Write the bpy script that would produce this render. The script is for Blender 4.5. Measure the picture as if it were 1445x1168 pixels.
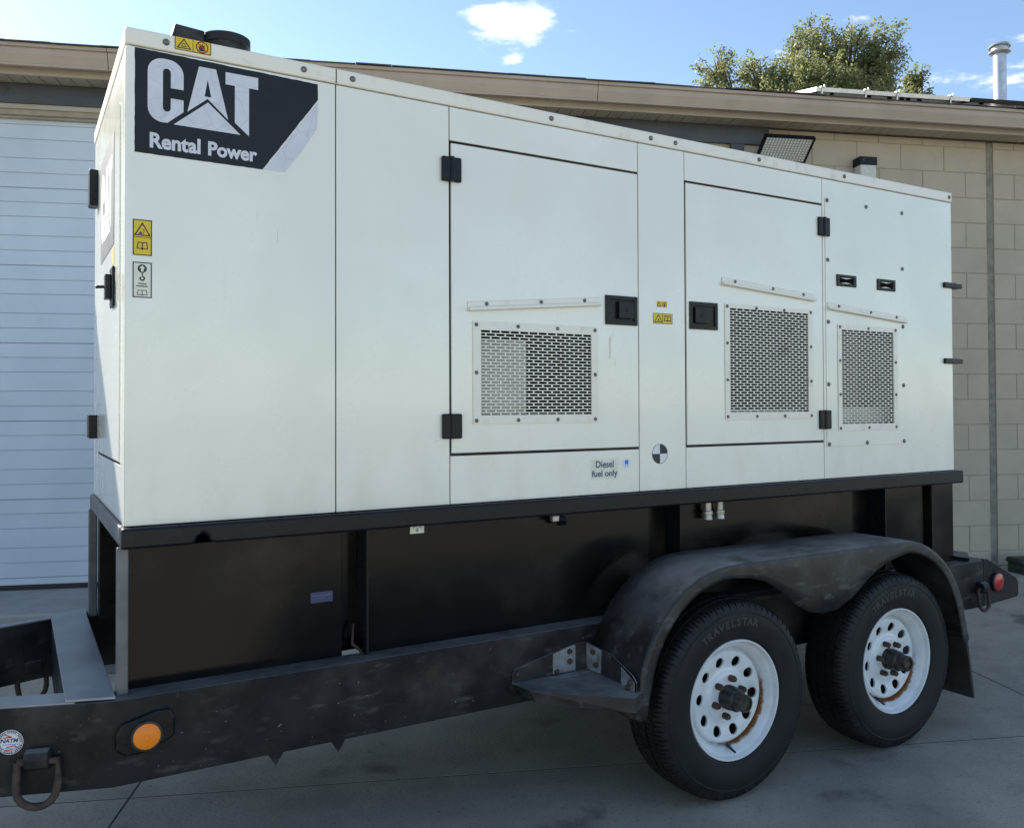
import bpy, math, random
from mathutils import Vector, Matrix
random.seed(7)
for o in list(bpy.data.objects): bpy.data.objects.remove(o)
scene = bpy.context.scene
COL = scene.collection

# ------------------------------------------------------------------ camera
cam_d = bpy.data.cameras.new('camera'); cam = bpy.data.objects.new('camera', cam_d); COL.objects.link(cam)
F_PX, CX, CY = 1222.29, 759.33, 552.77
YAW, PITCH, ROLL = 0.54328, 0.016515, -0.004291
CAM = Vector((-0.27496, -2.79072, 1.5))
def cam_axes():
    f = Vector((math.sin(YAW)*math.cos(PITCH), math.cos(YAW)*math.cos(PITCH), math.sin(PITCH)))
    r0 = Vector((math.cos(YAW), -math.sin(YAW), 0)); u0 = r0.cross(f)
    return r0*math.cos(ROLL)+u0*math.sin(ROLL), u0*math.cos(ROLL)-r0*math.sin(ROLL), f
CR, CU, CF = cam_axes()
M = Matrix((CR, CU, -CF)).transposed().to_4x4(); M.translation = CAM
cam.matrix_world = M
cam_d.sensor_fit = 'HORIZONTAL'; cam_d.sensor_width = 36.0
cam_d.lens = F_PX/1445*36
cam_d.shift_x = (722.5-CX)/1445; cam_d.shift_y = (CY-584)/1445
cam_d.clip_start = 0.05; cam_d.clip_end = 2000
scene.camera = cam

# ------------------------------------------------------------------ sun, sky, exposure
SUN = Vector((-0.4, 1.0, 0.60)).normalized()
sun_d = bpy.data.lights.new('sun', 'SUN'); sun = bpy.data.objects.new('sun', sun_d); COL.objects.link(sun)
sun_d.energy = 5.0; sun_d.angle = math.radians(0.5); sun_d.color = (1.0, 0.95, 0.87)
sun.rotation_euler = SUN.to_track_quat('Z', 'Y').to_euler(); sun.location = (-6, 14, 12)
world = bpy.data.worlds.new('World'); scene.world = world; world.use_nodes = True
wn, wl = world.node_tree.nodes, world.node_tree.links
wn.clear()
def wnode(t, **k):
    n = wn.new(t)
    for a, b in k.items(): setattr(n, a, b)
    return n
sky = wnode('ShaderNodeTexSky', sky_type='NISHITA', sun_disc=False)
sky.sun_elevation = math.asin(SUN.z); sky.sun_rotation = math.atan2(SUN.x, SUN.y)
sky.air_density = 1.0; sky.dust_density = 0.25; sky.ozone_density = 1.6
bg_sky = wnode('ShaderNodeBackground'); bg_sky.inputs[1].default_value = 0.085
wl.new(sky.outputs[0], bg_sky.inputs[0])
# scattered fair-weather cumulus, on a flat deck overhead; unseen ones added for fill
geo = wnode('ShaderNodeTexCoord'); sep = wnode('ShaderNodeSeparateXYZ'); wl.new(geo.outputs['Generated'], sep.inputs[0])
def wmath(op, a, b=None, c=None, clamp=False):
    n = wnode('ShaderNodeMath', operation=op); n.use_clamp = clamp
    for i, x in enumerate((a, b, c)):
        if x is None: continue
        if isinstance(x, (int, float)): n.inputs[i].default_value = x
        else: wl.new(x, n.inputs[i])
    return n.outputs[0]
zc = wmath('MAXIMUM', sep.outputs[2], 0.06)
px, py = wmath('DIVIDE', sep.outputs[0], zc), wmath('DIVIDE', sep.outputs[1], zc)
comb = wnode('ShaderNodeCombineXYZ'); wl.new(px, comb.inputs[0]); wl.new(py, comb.inputs[1])
cn = wnode('ShaderNodeTexNoise'); cn.inputs['Scale'].default_value = 5.0; cn.inputs['Detail'].default_value = 9; cn.inputs['Roughness'].default_value = 0.62
wl.new(comb.outputs[0], cn.inputs['Vector'])
def blob(x, y, rx, ry, h):
    a = wmath('DIVIDE', wmath('SUBTRACT', px, x), rx); b = wmath('DIVIDE', wmath('SUBTRACT', py, y), ry)
    r = wmath('ADD', wmath('MULTIPLY', a, a), wmath('MULTIPLY', b, b))
    return wmath('MULTIPLY', wmath('POWER', 2.718, wmath('MULTIPLY', r, -1.0)), h)
cn2 = wnode('ShaderNodeTexNoise'); cn2.inputs['Scale'].default_value = 0.9; cn2.inputs['Detail'].default_value = 2
wl.new(comb.outputs[0], cn2.inputs['Vector'])
dens = wmath('MULTIPLY', wmath('SUBTRACT', cn2.outputs[0], 0.5), 0.9)  # broad cover weighted up so clouds behind the camera whiten fill and reflections
for args in ((1.04, 1.95, 0.11, 0.12, 0.27), (1.13, 1.86, 0.15, 0.16, 0.30), (1.16, 2.02, 0.09, 0.10, 0.27), (0.81, 1.91, 0.06, 0.08, 0.29), (1.235, 2.17, 0.05, 0.08, 0.25)):
    dens = wmath('ADD', dens, blob(*args))
dens = wmath('ADD', dens, cn.outputs[0])
cmask = wmath('SMOOTH_MIN', wmath('MULTIPLY', wmath('SUBTRACT', dens, 0.665, clamp=True), 6.0), 1.0, 0.15)
mr = wnode('ShaderNodeMapRange', interpolation_type='SMOOTHSTEP'); wl.new(dens, mr.inputs[0])
mr.inputs[1].default_value = 0.63; mr.inputs[2].default_value = 0.90; mr.inputs[4].default_value = 0.95
bg_cl = wnode('ShaderNodeBackground'); bg_cl.inputs[0].default_value = (1.0, 0.99, 0.98, 1); bg_cl.inputs[1].default_value = 0.62
mixw = wnode('ShaderNodeMixShader'); wl.new(mr.outputs[0], mixw.inputs[0]); wl.new(bg_sky.outputs[0], mixw.inputs[1]); wl.new(bg_cl.outputs[0], mixw.inputs[2])
wo = wnode('ShaderNodeOutputWorld'); wl.new(mixw.outputs[0], wo.inputs[0])
scene.view_settings.view_transform = 'Standard'; scene.view_settings.look = 'None'
scene.view_settings.exposure = 1.48; scene.view_settings.gamma = 1.0; scene.view_settings.use_curve_mapping = False

# ------------------------------------------------------------------ materials
def rgba(c): return (c[0], c[1], c[2], 1)
def pm(name, c1, c2=None, scale=6.0, lo=0.35, hi=0.7, rough=0.5, rough2=None, metal=0.0, bump=0.0, bscale=150.0,
       coat=0.0, stretch=(1, 1, 1), dirt_or_sheen=None, rnd=0.0, local=False, spec=0.5, bdist=0.002, extra=None, detail=7):
    m = bpy.data.materials.new(name); m.use_nodes = True
    nt = m.node_tree; N, L = nt.nodes, nt.links
    b = N['Principled BSDF']
    b.inputs['Metallic'].default_value = metal; b.inputs['Roughness'].default_value = rough
    b.inputs['Specular IOR Level'].default_value = spec
    b.inputs['Coat Weight'].default_value = coat; b.inputs['Coat Roughness'].default_value = 0.08
    if local: pos = N.new('ShaderNodeTexCoord').outputs['Object']
    else: pos = N.new('ShaderNodeNewGeometry').outputs['Position']
    def noise(sc, st, det=7, r=0.6):
        mp = N.new('ShaderNodeMapping'); mp.inputs['Scale'].default_value = st; L.new(pos, mp.inputs[0])
        n = N.new('ShaderNodeTexNoise'); n.inputs['Scale'].default_value = sc; n.inputs['Detail'].default_value = det; n.inputs['Roughness'].default_value = r
        L.new(mp.outputs[0], n.inputs['Vector']); return n.outputs[0]
    def ramp(v, a, c):
        r = N.new('ShaderNodeMapRange'); r.interpolation_type = 'SMOOTHSTEP'; r.inputs[1].default_value = a; r.inputs[2].default_value = c
        L.new(v, r.inputs[0]); return r.outputs[0]
    def mix(f, a, c):
        x = N.new('ShaderNodeMix'); x.data_type = 'RGBA'
        if isinstance(f, float): x.inputs[0].default_value = f
        else: L.new(f, x.inputs[0])
        for i, q in ((6, a), (7, c)):
            if isinstance(q, tuple): x.inputs[i].default_value = rgba(q)
            else: L.new(q, x.inputs[i])
        return x.outputs[2]
    col = tuple(c1)
    if c2 is not None:
        f = ramp(noise(scale, stretch, detail), lo, hi)
        col = mix(f, tuple(c1), tuple(c2))
        if rough2 is not None:
            r = N.new('ShaderNodeMapRange'); r.inputs[3].default_value = rough; r.inputs[4].default_value = rough2
            L.new(f, r.inputs[0]); L.new(r.outputs[0], b.inputs['Roughness'])
    for dd in (dirt_or_sheen or []):
        f2 = ramp(noise(dd[1], dd[4] if len(dd) > 4 else (1, 1, 1)), dd[2], dd[3])
        if len(dd) > 5:
            q = N.new('ShaderNodeMath'); q.operation = 'MULTIPLY'; q.inputs[1].default_value = dd[5]; L.new(f2, q.inputs[0]); f2 = q.outputs[0]
        col = mix(f2, col, tuple(dd[0]))
    if extra: col = extra(N, L, pos, noise, ramp, mix, col)
    if rnd:
        oi = N.new('ShaderNodeObjectInfo'); h = N.new('ShaderNodeHueSaturation')
        r = N.new('ShaderNodeMapRange'); r.inputs[3].default_value = 1-rnd; r.inputs[4].default_value = 1+rnd; L.new(oi.outputs['Random'], r.inputs[0])
        L.new(r.outputs[0], h.inputs['Value'])
        if isinstance(col, tuple): h.inputs['Color'].default_value = rgba(col)
        else: L.new(col, h.inputs['Color'])
        col = h.outputs[0]
    if isinstance(col, tuple): b.inputs['Base Color'].default_value = rgba(col)
    else: L.new(col, b.inputs['Base Color'])
    if bump:
        bp = N.new('ShaderNodeBump'); bp.inputs['Strength'].default_value = bump; bp.inputs['Distance'].default_value = bdist
        L.new(noise(bscale, (1, 1, 1), 5), bp.inputs['Height']); L.new(bp.outputs[0], b.inputs['Normal'])
    return m

MT = {}
def topdust(col_, amount, extra2=None):
    def fn(N, L, pos, noise, ramp, mix, col):
        g = N.new('ShaderNodeNewGeometry'); sp = N.new('ShaderNodeSeparateXYZ'); L.new(g.outputs['Normal'], sp.inputs[0])
        f = ramp(sp.outputs[2], 0.45, 1.0); n = ramp(noise(3.0, (1, 1, 1), 12, 0.72), 0.28, 0.62)
        q = N.new('ShaderNodeMath'); q.operation = 'MULTIPLY'; L.new(f, q.inputs[0]); L.new(n, q.inputs[1])
        q2 = N.new('ShaderNodeMath'); q2.operation = 'MULTIPLY'; q2.inputs[1].default_value = amount; L.new(q.outputs[0], q2.inputs[0])
        return mix(q2.outputs[0], col, col_)
    return fn
def scaled(N, L, f, k):
    q = N.new('ShaderNodeMath'); q.operation = 'MULTIPLY'; q.inputs[1].default_value = k; L.new(f, q.inputs[0]); return q.outputs[0]
def white_wear_sheen(N, L, pos, noise, ramp, mix, col):
    # soft patches painted for panel reflections, faint runs of grime, road film low down, small chips and scratches
    col = mix(scaled(N, L, ramp(noise(3.1, (1, 1, 0.8), 3), 0.50, 0.72), 0.16), col, (0.70, 0.64, 0.52))
    col = mix(scaled(N, L, ramp(noise(1.0, (30, 30, 0.9), 5), 0.60, 0.85), 0.22), col, (0.55, 0.50, 0.40))
    sp = N.new('ShaderNodeSeparateXYZ'); L.new(pos, sp.inputs[0])
    low = ramp(sp.outputs[2], 1.50, 1.15)
    m = N.new('ShaderNodeMath'); m.operation = 'MULTIPLY'; L.new(low, m.inputs[0]); L.new(ramp(noise(5.0, (1, 1, 0.5), 6), 0.40, 0.75), m.inputs[1])
    col = mix(scaled(N, L, m.outputs[0], 0.38), col, (0.52, 0.48, 0.40))
    col = mix(scaled(N, L, ramp(noise(22.0, (1, 1, 0.12), 3), 0.70, 0.74), 0.55), col, (0.40, 0.37, 0.31))
    return mix(ramp(noise(30.0, (1, 1, 0.35), 3), 0.745, 0.77), col, (0.22, 0.17, 0.12))
MT['white'] = pm('white_paint', (0.82, 0.81, 0.715), (0.76, 0.755, 0.665), scale=1.1, lo=0.40, hi=0.62, rough=0.25, rough2=0.36, coat=0.7, bump=0.16, bscale=1.7, bdist=0.02, extra=white_wear_sheen)  # broad two-tone mottling paints soft reflections into the white
MT['white_trim'] = pm('white_trim', (0.80, 0.76, 0.66), (0.56, 0.50, 0.38), scale=9, lo=0.52, hi=0.80, rough=0.38, coat=0.2)
MT['liner'] = pm('joint_grime', (0.025, 0.018, 0.013), (0.07, 0.048, 0.03), scale=14, rough=0.9)
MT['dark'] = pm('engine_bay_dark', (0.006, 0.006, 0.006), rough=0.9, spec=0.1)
MT['inner'] = pm('inner_panel_paint', (0.62, 0.60, 0.54), (0.5, 0.48, 0.42), scale=5, rough=0.55)
MT['redbrown'] = pm('radiator_core_paint', (0.10, 0.035, 0.025), (0.03, 0.02, 0.018), scale=10, rough=0.7)
MT['blackplast'] = pm('black_plastic', (0.006, 0.0065, 0.008), (0.014, 0.014, 0.015), scale=30, rough=0.25, rough2=0.42, spec=0.22)
MT['screw'] = pm('zinc_screw', (0.20, 0.195, 0.18), (0.11, 0.09, 0.07), scale=60, rough=0.4, metal=0.5)
MT['tank'] = pm('tank_black_paint', (0.003, 0.0032, 0.004), (0.009, 0.008, 0.007), scale=2.2, lo=0.4, hi=0.75, rough=0.14, rough2=0.32, spec=0.24, bump=0.07, bscale=2.5, bdist=0.02,
                dirt_or_sheen=[((0.060, 0.045, 0.030), 1.5, 0.46, 0.74, (1, 1, 1.4), 0.5), ((0.10, 0.09, 0.08), 90, 0.75, 0.79)])  # broad brown layer paints reflections into the black
MT['frame'] = pm('frame_black_paint', (0.007, 0.0078, 0.010), (0.022, 0.022, 0.0225), scale=5, lo=0.38, hi=0.72, rough=0.42, rough2=0.62, spec=0.2, bump=0.25, bscale=120,
                 dirt_or_sheen=[((0.085, 0.080, 0.074), 3.2, 0.46, 0.72, (1, 1, 1), 0.5), ((0.10, 0.095, 0.09), 26, 0.55, 0.75, (0.35, 1, 1), 0.5), ((0.30, 0.29, 0.28), 70, 0.68, 0.74), ((0.06, 0.036, 0.022), 6, 0.60, 0.76, (1, 1, 1), 0.6)], extra=topdust((0.20, 0.195, 0.185), 0.7))
MT['fender'] = pm('fender_black_paint', (0.016, 0.0155, 0.016), (0.048, 0.044, 0.041), scale=4.5, lo=0.38, hi=0.68, rough=0.40, rough2=0.66, spec=0.4, bump=0.3, bscale=70,
                  dirt_or_sheen=[((0.13, 0.128, 0.125), 5, 0.48, 0.76, (1, 1, 1), 0.5), ((0.16, 0.155, 0.15), 30, 0.56, 0.74, (0.3, 1, 1), 0.5), ((0.010, 0.009, 0.008), 20, 0.62, 0.72), ((0.34, 0.33, 0.32), 70, 0.72, 0.77)], extra=topdust((0.27, 0.265, 0.255), 0.75))
MT['skid'] = pm('skid_black_paint', (0.005, 0.0065, 0.011), (0.010, 0.0115, 0.016), scale=7, rough=0.22, rough2=0.40, spec=0.24,
                dirt_or_sheen=[((0.20, 0.19, 0.18), 110, 0.77, 0.80)])
MT['baresteel'] = pm('galvanised_patch', (0.34, 0.36, 0.38), (0.20, 0.19, 0.17), scale=18, rough=0.5, metal=0.3, dirt_or_sheen=[((0.13, 0.075, 0.04), 20, 0.58, 0.7)])
MT['post'] = pm('worn_sunlit_post', (0.10, 0.105, 0.11), (0.17, 0.17, 0.17), scale=8, rough=0.45, metal=0.2)  # worn grey with sunlight painted in, for the front posts and end beam
MT['rust'] = pm('rusty_steel', (0.075, 0.045, 0.033), (0.03, 0.024, 0.022), scale=40, rough=0.8, bump=0.4, bscale=200)
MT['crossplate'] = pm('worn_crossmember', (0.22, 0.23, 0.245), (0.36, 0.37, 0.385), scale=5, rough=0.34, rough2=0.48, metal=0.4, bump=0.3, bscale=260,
                      dirt_or_sheen=[((0.42, 0.42, 0.43), 220, 0.68, 0.76), ((0.02, 0.02, 0.02), 9, 0.74, 0.77)])
MT['tyre'] = pm('tyre_rubber', (0.008, 0.0084, 0.0095), (0.016, 0.016, 0.0172), scale=9, rough=0.5, rough2=0.7, spec=0.28, local=True, bump=0.12, bscale=220,
                dirt_or_sheen=[((0.055, 0.052, 0.048), 14, 0.6, 0.85, (1, 1, 1), 0.35)])
MT['letter'] = pm('tyre_lettering', (0.034, 0.034, 0.035), rough=0.6)
MT['rubber'] = pm('mudflap_rubber', (0.022, 0.022, 0.020), (0.045, 0.043, 0.038), scale=10, rough=0.7)
def rim_rust(N, L, pos, noise, ramp, mix, col):
    s = N.new('ShaderNodeSeparateXYZ'); L.new(pos, s.inputs[0])
    def m(op, a, b):
        n = N.new('ShaderNodeMath'); n.operation = op
        for i, x in enumerate((a, b)):
            if isinstance(x, float): n.inputs[i].default_value = x
            else: L.new(x, n.inputs[i])
        return n.outputs[0]
    r = m('SQRT', m('ADD', m('MULTIPLY', s.outputs[0], s.outputs[0]), m('MULTIPLY', s.outputs[2], s.outputs[2])), 0.0)
    band = m('SUBTRACT', 1.0, m('DIVIDE', m('ABSOLUTE', m('SUBTRACT', r, 0.181), 0.0), 0.016))
    band = m('MAXIMUM', band, 0.0)
    side = m('MAXIMUM', m('ADD', m('MULTIPLY', s.outputs[0], 3.2), m('MULTIPLY', s.outputs[2], -2.6)), 0.0)
    f = ramp(m('ADD', m('MULTIPLY', m('MULTIPLY', band, side), 1.3), m('MULTIPLY', noise(38, (1, 1, 1), 8), 0.80)), 0.66, 0.94)
    col = mix(f, col, (0.27, 0.115, 0.035))
    g = ramp(noise(110, (1, 1, 1), 3), 0.73, 0.78)
    return mix(g, col, (0.16, 0.09, 0.05))
MT['rim'] = pm('wheel_white_paint', (0.74, 0.76, 0.78), (0.64, 0.65, 0.65), scale=12, rough=0.32, rough2=0.45, coat=0.2, local=True, extra=rim_rust)
MT['hub'] = pm('greasy_hub', (0.010, 0.010, 0.011), (0.035, 0.03, 0.027), scale=30, rough=0.3, rough2=0.6, local=True)
MT['hubcap'] = pm('worn_cap_steel', (0.10, 0.085, 0.07), (0.03, 0.028, 0.026), scale=40, rough=0.5, metal=0.6)
MT['decal_black'] = pm('decal_black', (0.006, 0.007, 0.010), (0.012, 0.013, 0.017), spec=0.3, scale=12, rough=0.4, rough2=0.55, dirt_or_sheen=[((0.10, 0.11, 0.12), 9, 0.64, 0.80, (1, 1, 1), 0.4)])
MT['decal_grey'] = pm('decal_glare_print', (0.10, 0.105, 0.115), (0.16, 0.165, 0.17), scale=9, rough=0.4)  # front decal's black lifted to grey for sun glare; also grey fine print
def cracked(N, L, pos, noise, ramp, mix, col):
    v = N.new('ShaderNodeTexVoronoi'); v.feature = 'DISTANCE_TO_EDGE'; v.inputs['Scale'].default_value = 16
    mp = N.new('ShaderNodeMapping'); mp.inputs['Scale'].default_value = (1, 1, 1.0); L.new(pos, mp.inputs[0])
    n = N.new('ShaderNodeTexNoise'); n.inputs['Scale'].default_value = 5; L.new(pos, n.inputs['Vector'])
    a = N.new('ShaderNodeMix'); a.data_type = 'VECTOR'; a.inputs[0].default_value = 0.12; L.new(mp.outputs[0], a.inputs[4]); L.new(n.outputs['Color'], a.inputs[5])
    L.new(a.outputs[1], v.inputs['Vector'])
    f = ramp(v.outputs['Distance'], 0.035, 0.0)
    q = N.new('ShaderNodeMath'); q.operation = 'MULTIPLY'; q.inputs[1].default_value = 0.32; L.new(f, q.inputs[0])
    return mix(q.outputs[0], col, (0.36, 0.37, 0.42))
MT['decal_white'] = pm('decal_white', (0.62, 0.64, 0.70), (0.55, 0.57, 0.62), scale=14, rough=0.45, extra=cracked)
MT['yellow'] = pm('sticker_yellow', (0.74, 0.52, 0.015), (0.66, 0.46, 0.02), scale=20, rough=0.4)
MT['sticker'] = pm('sticker_cream', (0.74, 0.74, 0.62), (0.66, 0.66, 0.54), scale=20, rough=0.45)
MT['ink'] = pm('print_black', (0.02, 0.02, 0.025), rough=0.5)
MT['inkblue'] = pm('print_navy', (0.035, 0.045, 0.12), rough=0.5)
MT['inkred'] = pm('print_red', (0.55, 0.04, 0.03), rough=0.5)
MT['blue'] = pm('print_blue', (0.03, 0.22, 0.62), rough=0.5)
MT['stkwhite'] = pm('sticker_white', (0.72, 0.73, 0.74), rough=0.4)
MT['brass'] = pm('nickel_fitting', (0.42, 0.41, 0.38), (0.25, 0.24, 0.22), scale=30, rough=0.35, metal=0.7)
MT['amber'] = pm('amber_lens', (0.96, 0.265, 0.008), (0.90, 0.22, 0.006), scale=20, rough=0.45, bump=0.2, bscale=400)
MT['redlens'] = pm('red_lens', (0.48, 0.02, 0.02), rough=0.3, coat=0.3)
def conc_extra(N, L, pos, noise, ramp, mix, col):
    f = ramp(noise(0.55, (1, 1, 1), 6), 0.52, 0.72)
    q = N.new('ShaderNodeMath'); q.operation = 'MULTIPLY'; q.inputs[1].default_value = 0.5; L.new(f, q.inputs[0])
    col = mix(q.outputs[0], col, (0.17, 0.165, 0.15))
    g = ramp(noise(2.2, (1, 1, 1), 8), 0.56, 0.70)
    q2 = N.new('ShaderNodeMath'); q2.operation = 'MULTIPLY'; q2.inputs[1].default_value = 0.7; L.new(g, q2.inputs[0])
    col = mix(q2.outputs[0], col, (0.085, 0.082, 0.075))
    return col
MT['concrete'] = pm('concrete', (0.42, 0.375, 0.295), (0.33, 0.297, 0.24), scale=3.0, rough=0.8, rough2=0.9, bump=0.8, bscale=70, bdist=0.004, spec=0.3,
                    dirt_or_sheen=[((0.20, 0.195, 0.18), 55, 0.55, 0.72), ((0.46, 0.45, 0.42), 120, 0.64, 0.75), ((0.06, 0.058, 0.052), 45, 0.70, 0.76)], extra=conc_extra, rnd=0.07)
MT['apron'] = pm('apron_concrete', (0.36, 0.35, 0.33), (0.28, 0.27, 0.25), scale=4, rough=0.85, bump=0.5, bscale=80, dirt_or_sheen=[((0.16, 0.15, 0.13), 8, 0.6, 0.75)])
MT['asphalt'] = pm('old_asphalt', (0.10, 0.095, 0.085), (0.16, 0.145, 0.125), scale=3, rough=0.9, bump=0.9, bscale=140, bdist=0.006, dirt_or_sheen=[((0.25, 0.22, 0.18), 160, 0.62, 0.7)])
MT['ground'] = pm('yard_ground', (0.33, 0.30, 0.25), (0.39, 0.36, 0.30), scale=0.4, rough=0.95, bump=0.6, bscale=60)
MT['joint'] = pm('joint_dirt', (0.035, 0.033, 0.03), (0.08, 0.075, 0.065), scale=20, rough=0.95)
MT['block'] = pm('painted_block', (0.47, 0.395, 0.295), (0.425, 0.36, 0.27), scale=3, rough=0.7, rough2=0.8, bump=0.5, bscale=110, bdist=0.003, rnd=0.02,
                 dirt_or_sheen=[((0.24, 0.21, 0.165), 26, 0.62, 0.8, (1, 1, 1), 0.6), ((0.10, 0.085, 0.07), 34, 0.78, 0.80)])
MT['mortar'] = pm('painted_mortar', (0.38, 0.32, 0.24), (0.31, 0.26, 0.19), scale=12, rough=0.85)
MT['sealant'] = pm('joint_sealant', (0.27, 0.245, 0.19), (0.18, 0.16, 0.12), scale=14, rough=0.8, bump=0.8, bscale=30)
MT['gutter'] = pm('gutter_taupe', (0.42, 0.335, 0.26), (0.36, 0.29, 0.225), scale=2, rough=0.4, rough2=0.5, dirt_or_sheen=[((0.15, 0.13, 0.11), 8, 0.64, 0.8, (1, 1, 1), 0.5)])
MT['fascia'] = pm('fascia_tan', (0.42, 0.36, 0.28), (0.36, 0.31, 0.24), scale=5, rough=0.55)
MT['soffit'] = pm('soffit_tan', (0.40, 0.345, 0.26), rough=0.6, rnd=0.06)
MT['header'] = pm('header_slate', (0.055, 0.062, 0.075), (0.075, 0.08, 0.09), scale=4, rough=0.5, dirt_or_sheen=[((0.02, 0.02, 0.022), 10, 0.62, 0.75)])
MT['trim'] = pm('door_trim_tan', (0.46, 0.42, 0.34), (0.38, 0.34, 0.27), scale=4, rough=0.5)
MT['door'] = pm('garage_door_white', (0.58, 0.655, 0.73), (0.53, 0.605, 0.68), scale=2.0, rough=0.45, rough2=0.55, rnd=0.015,
                dirt_or_sheen=[((0.36, 0.37, 0.37), 3.5, 0.62, 0.85, (1, 1, 4), 0.25), ((0.16, 0.15, 0.14), 45, 0.74, 0.78)])
MT['doorgap'] = pm('door_groove', (0.33, 0.38, 0.44), rough=0.6)
MT['seal'] = pm('door_bottom_seal', (0.015, 0.016, 0.018), rough=0.6)
MT['shingle'] = pm('roof_shingle', (0.055, 0.05, 0.045), (0.10, 0.09, 0.08), scale=60, rough=0.95, bump=0.8, bscale=200, rnd=0.2)
MT['alu'] = pm('aluminium', (0.72, 0.70, 0.66), (0.6, 0.58, 0.54), scale=20, rough=0.4, metal=0.5)
MT['cell'] = pm('solar_cells', (0.01, 0.012, 0.03), rough=0.15, coat=0.5)
MT['pipe'] = pm('galvanised_pipe', (0.55, 0.56, 0.58), (0.40, 0.41, 0.43), scale=14, rough=0.35, rough2=0.5, metal=0.75)
MT['ledlens'] = pm('led_lens', (0.42, 0.43, 0.42), (0.36, 0.37, 0.36), scale=30, rough=0.2)
MT['led'] = pm('led_chip', (0.80, 0.80, 0.74), rough=0.3)
MT['lantern_glass'] = pm('pebbled_glass', (0.62, 0.62, 0.56), (0.48, 0.47, 0.40), scale=60, rough=0.3, bump=0.8, bscale=120)
MT['greenbox'] = pm('dark_green_plastic', (0.012, 0.022, 0.020), (0.025, 0.035, 0.032), scale=20, rough=0.5)
MT['bark'] = pm('bark', (0.10, 0.08, 0.06), (0.05, 0.04, 0.03), scale=12, rough=0.9, stretch=(1, 1, 0.2), bump=0.6, bscale=30)
def leaf_mat():
    m = pm('leaves', (0.18, 0.20, 0.07), (0.29, 0.29, 0.125), scale=1.1, lo=0.35, hi=0.65, rough=0.5, rough2=0.6, dirt_or_sheen=[((0.12, 0.145, 0.055), 5, 0.5, 0.6)])
    N, L = m.node_tree.nodes, m.node_tree.links
    b = N['Principled BSDF']; t = N.new('ShaderNodeBsdfTranslucent'); mx = N.new('ShaderNodeMixShader'); mx.inputs[0].default_value = 0.5
    src = b.inputs['Base Color'].links[0].from_socket; L.new(src, t.inputs[0])
    L.new(b.outputs[0], mx.inputs[1]); L.new(t.outputs[0], mx.inputs[2]); L.new(mx.outputs[0], N['Material Output'].inputs[0]); return m
MT['leaf'] = leaf_mat()

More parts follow.
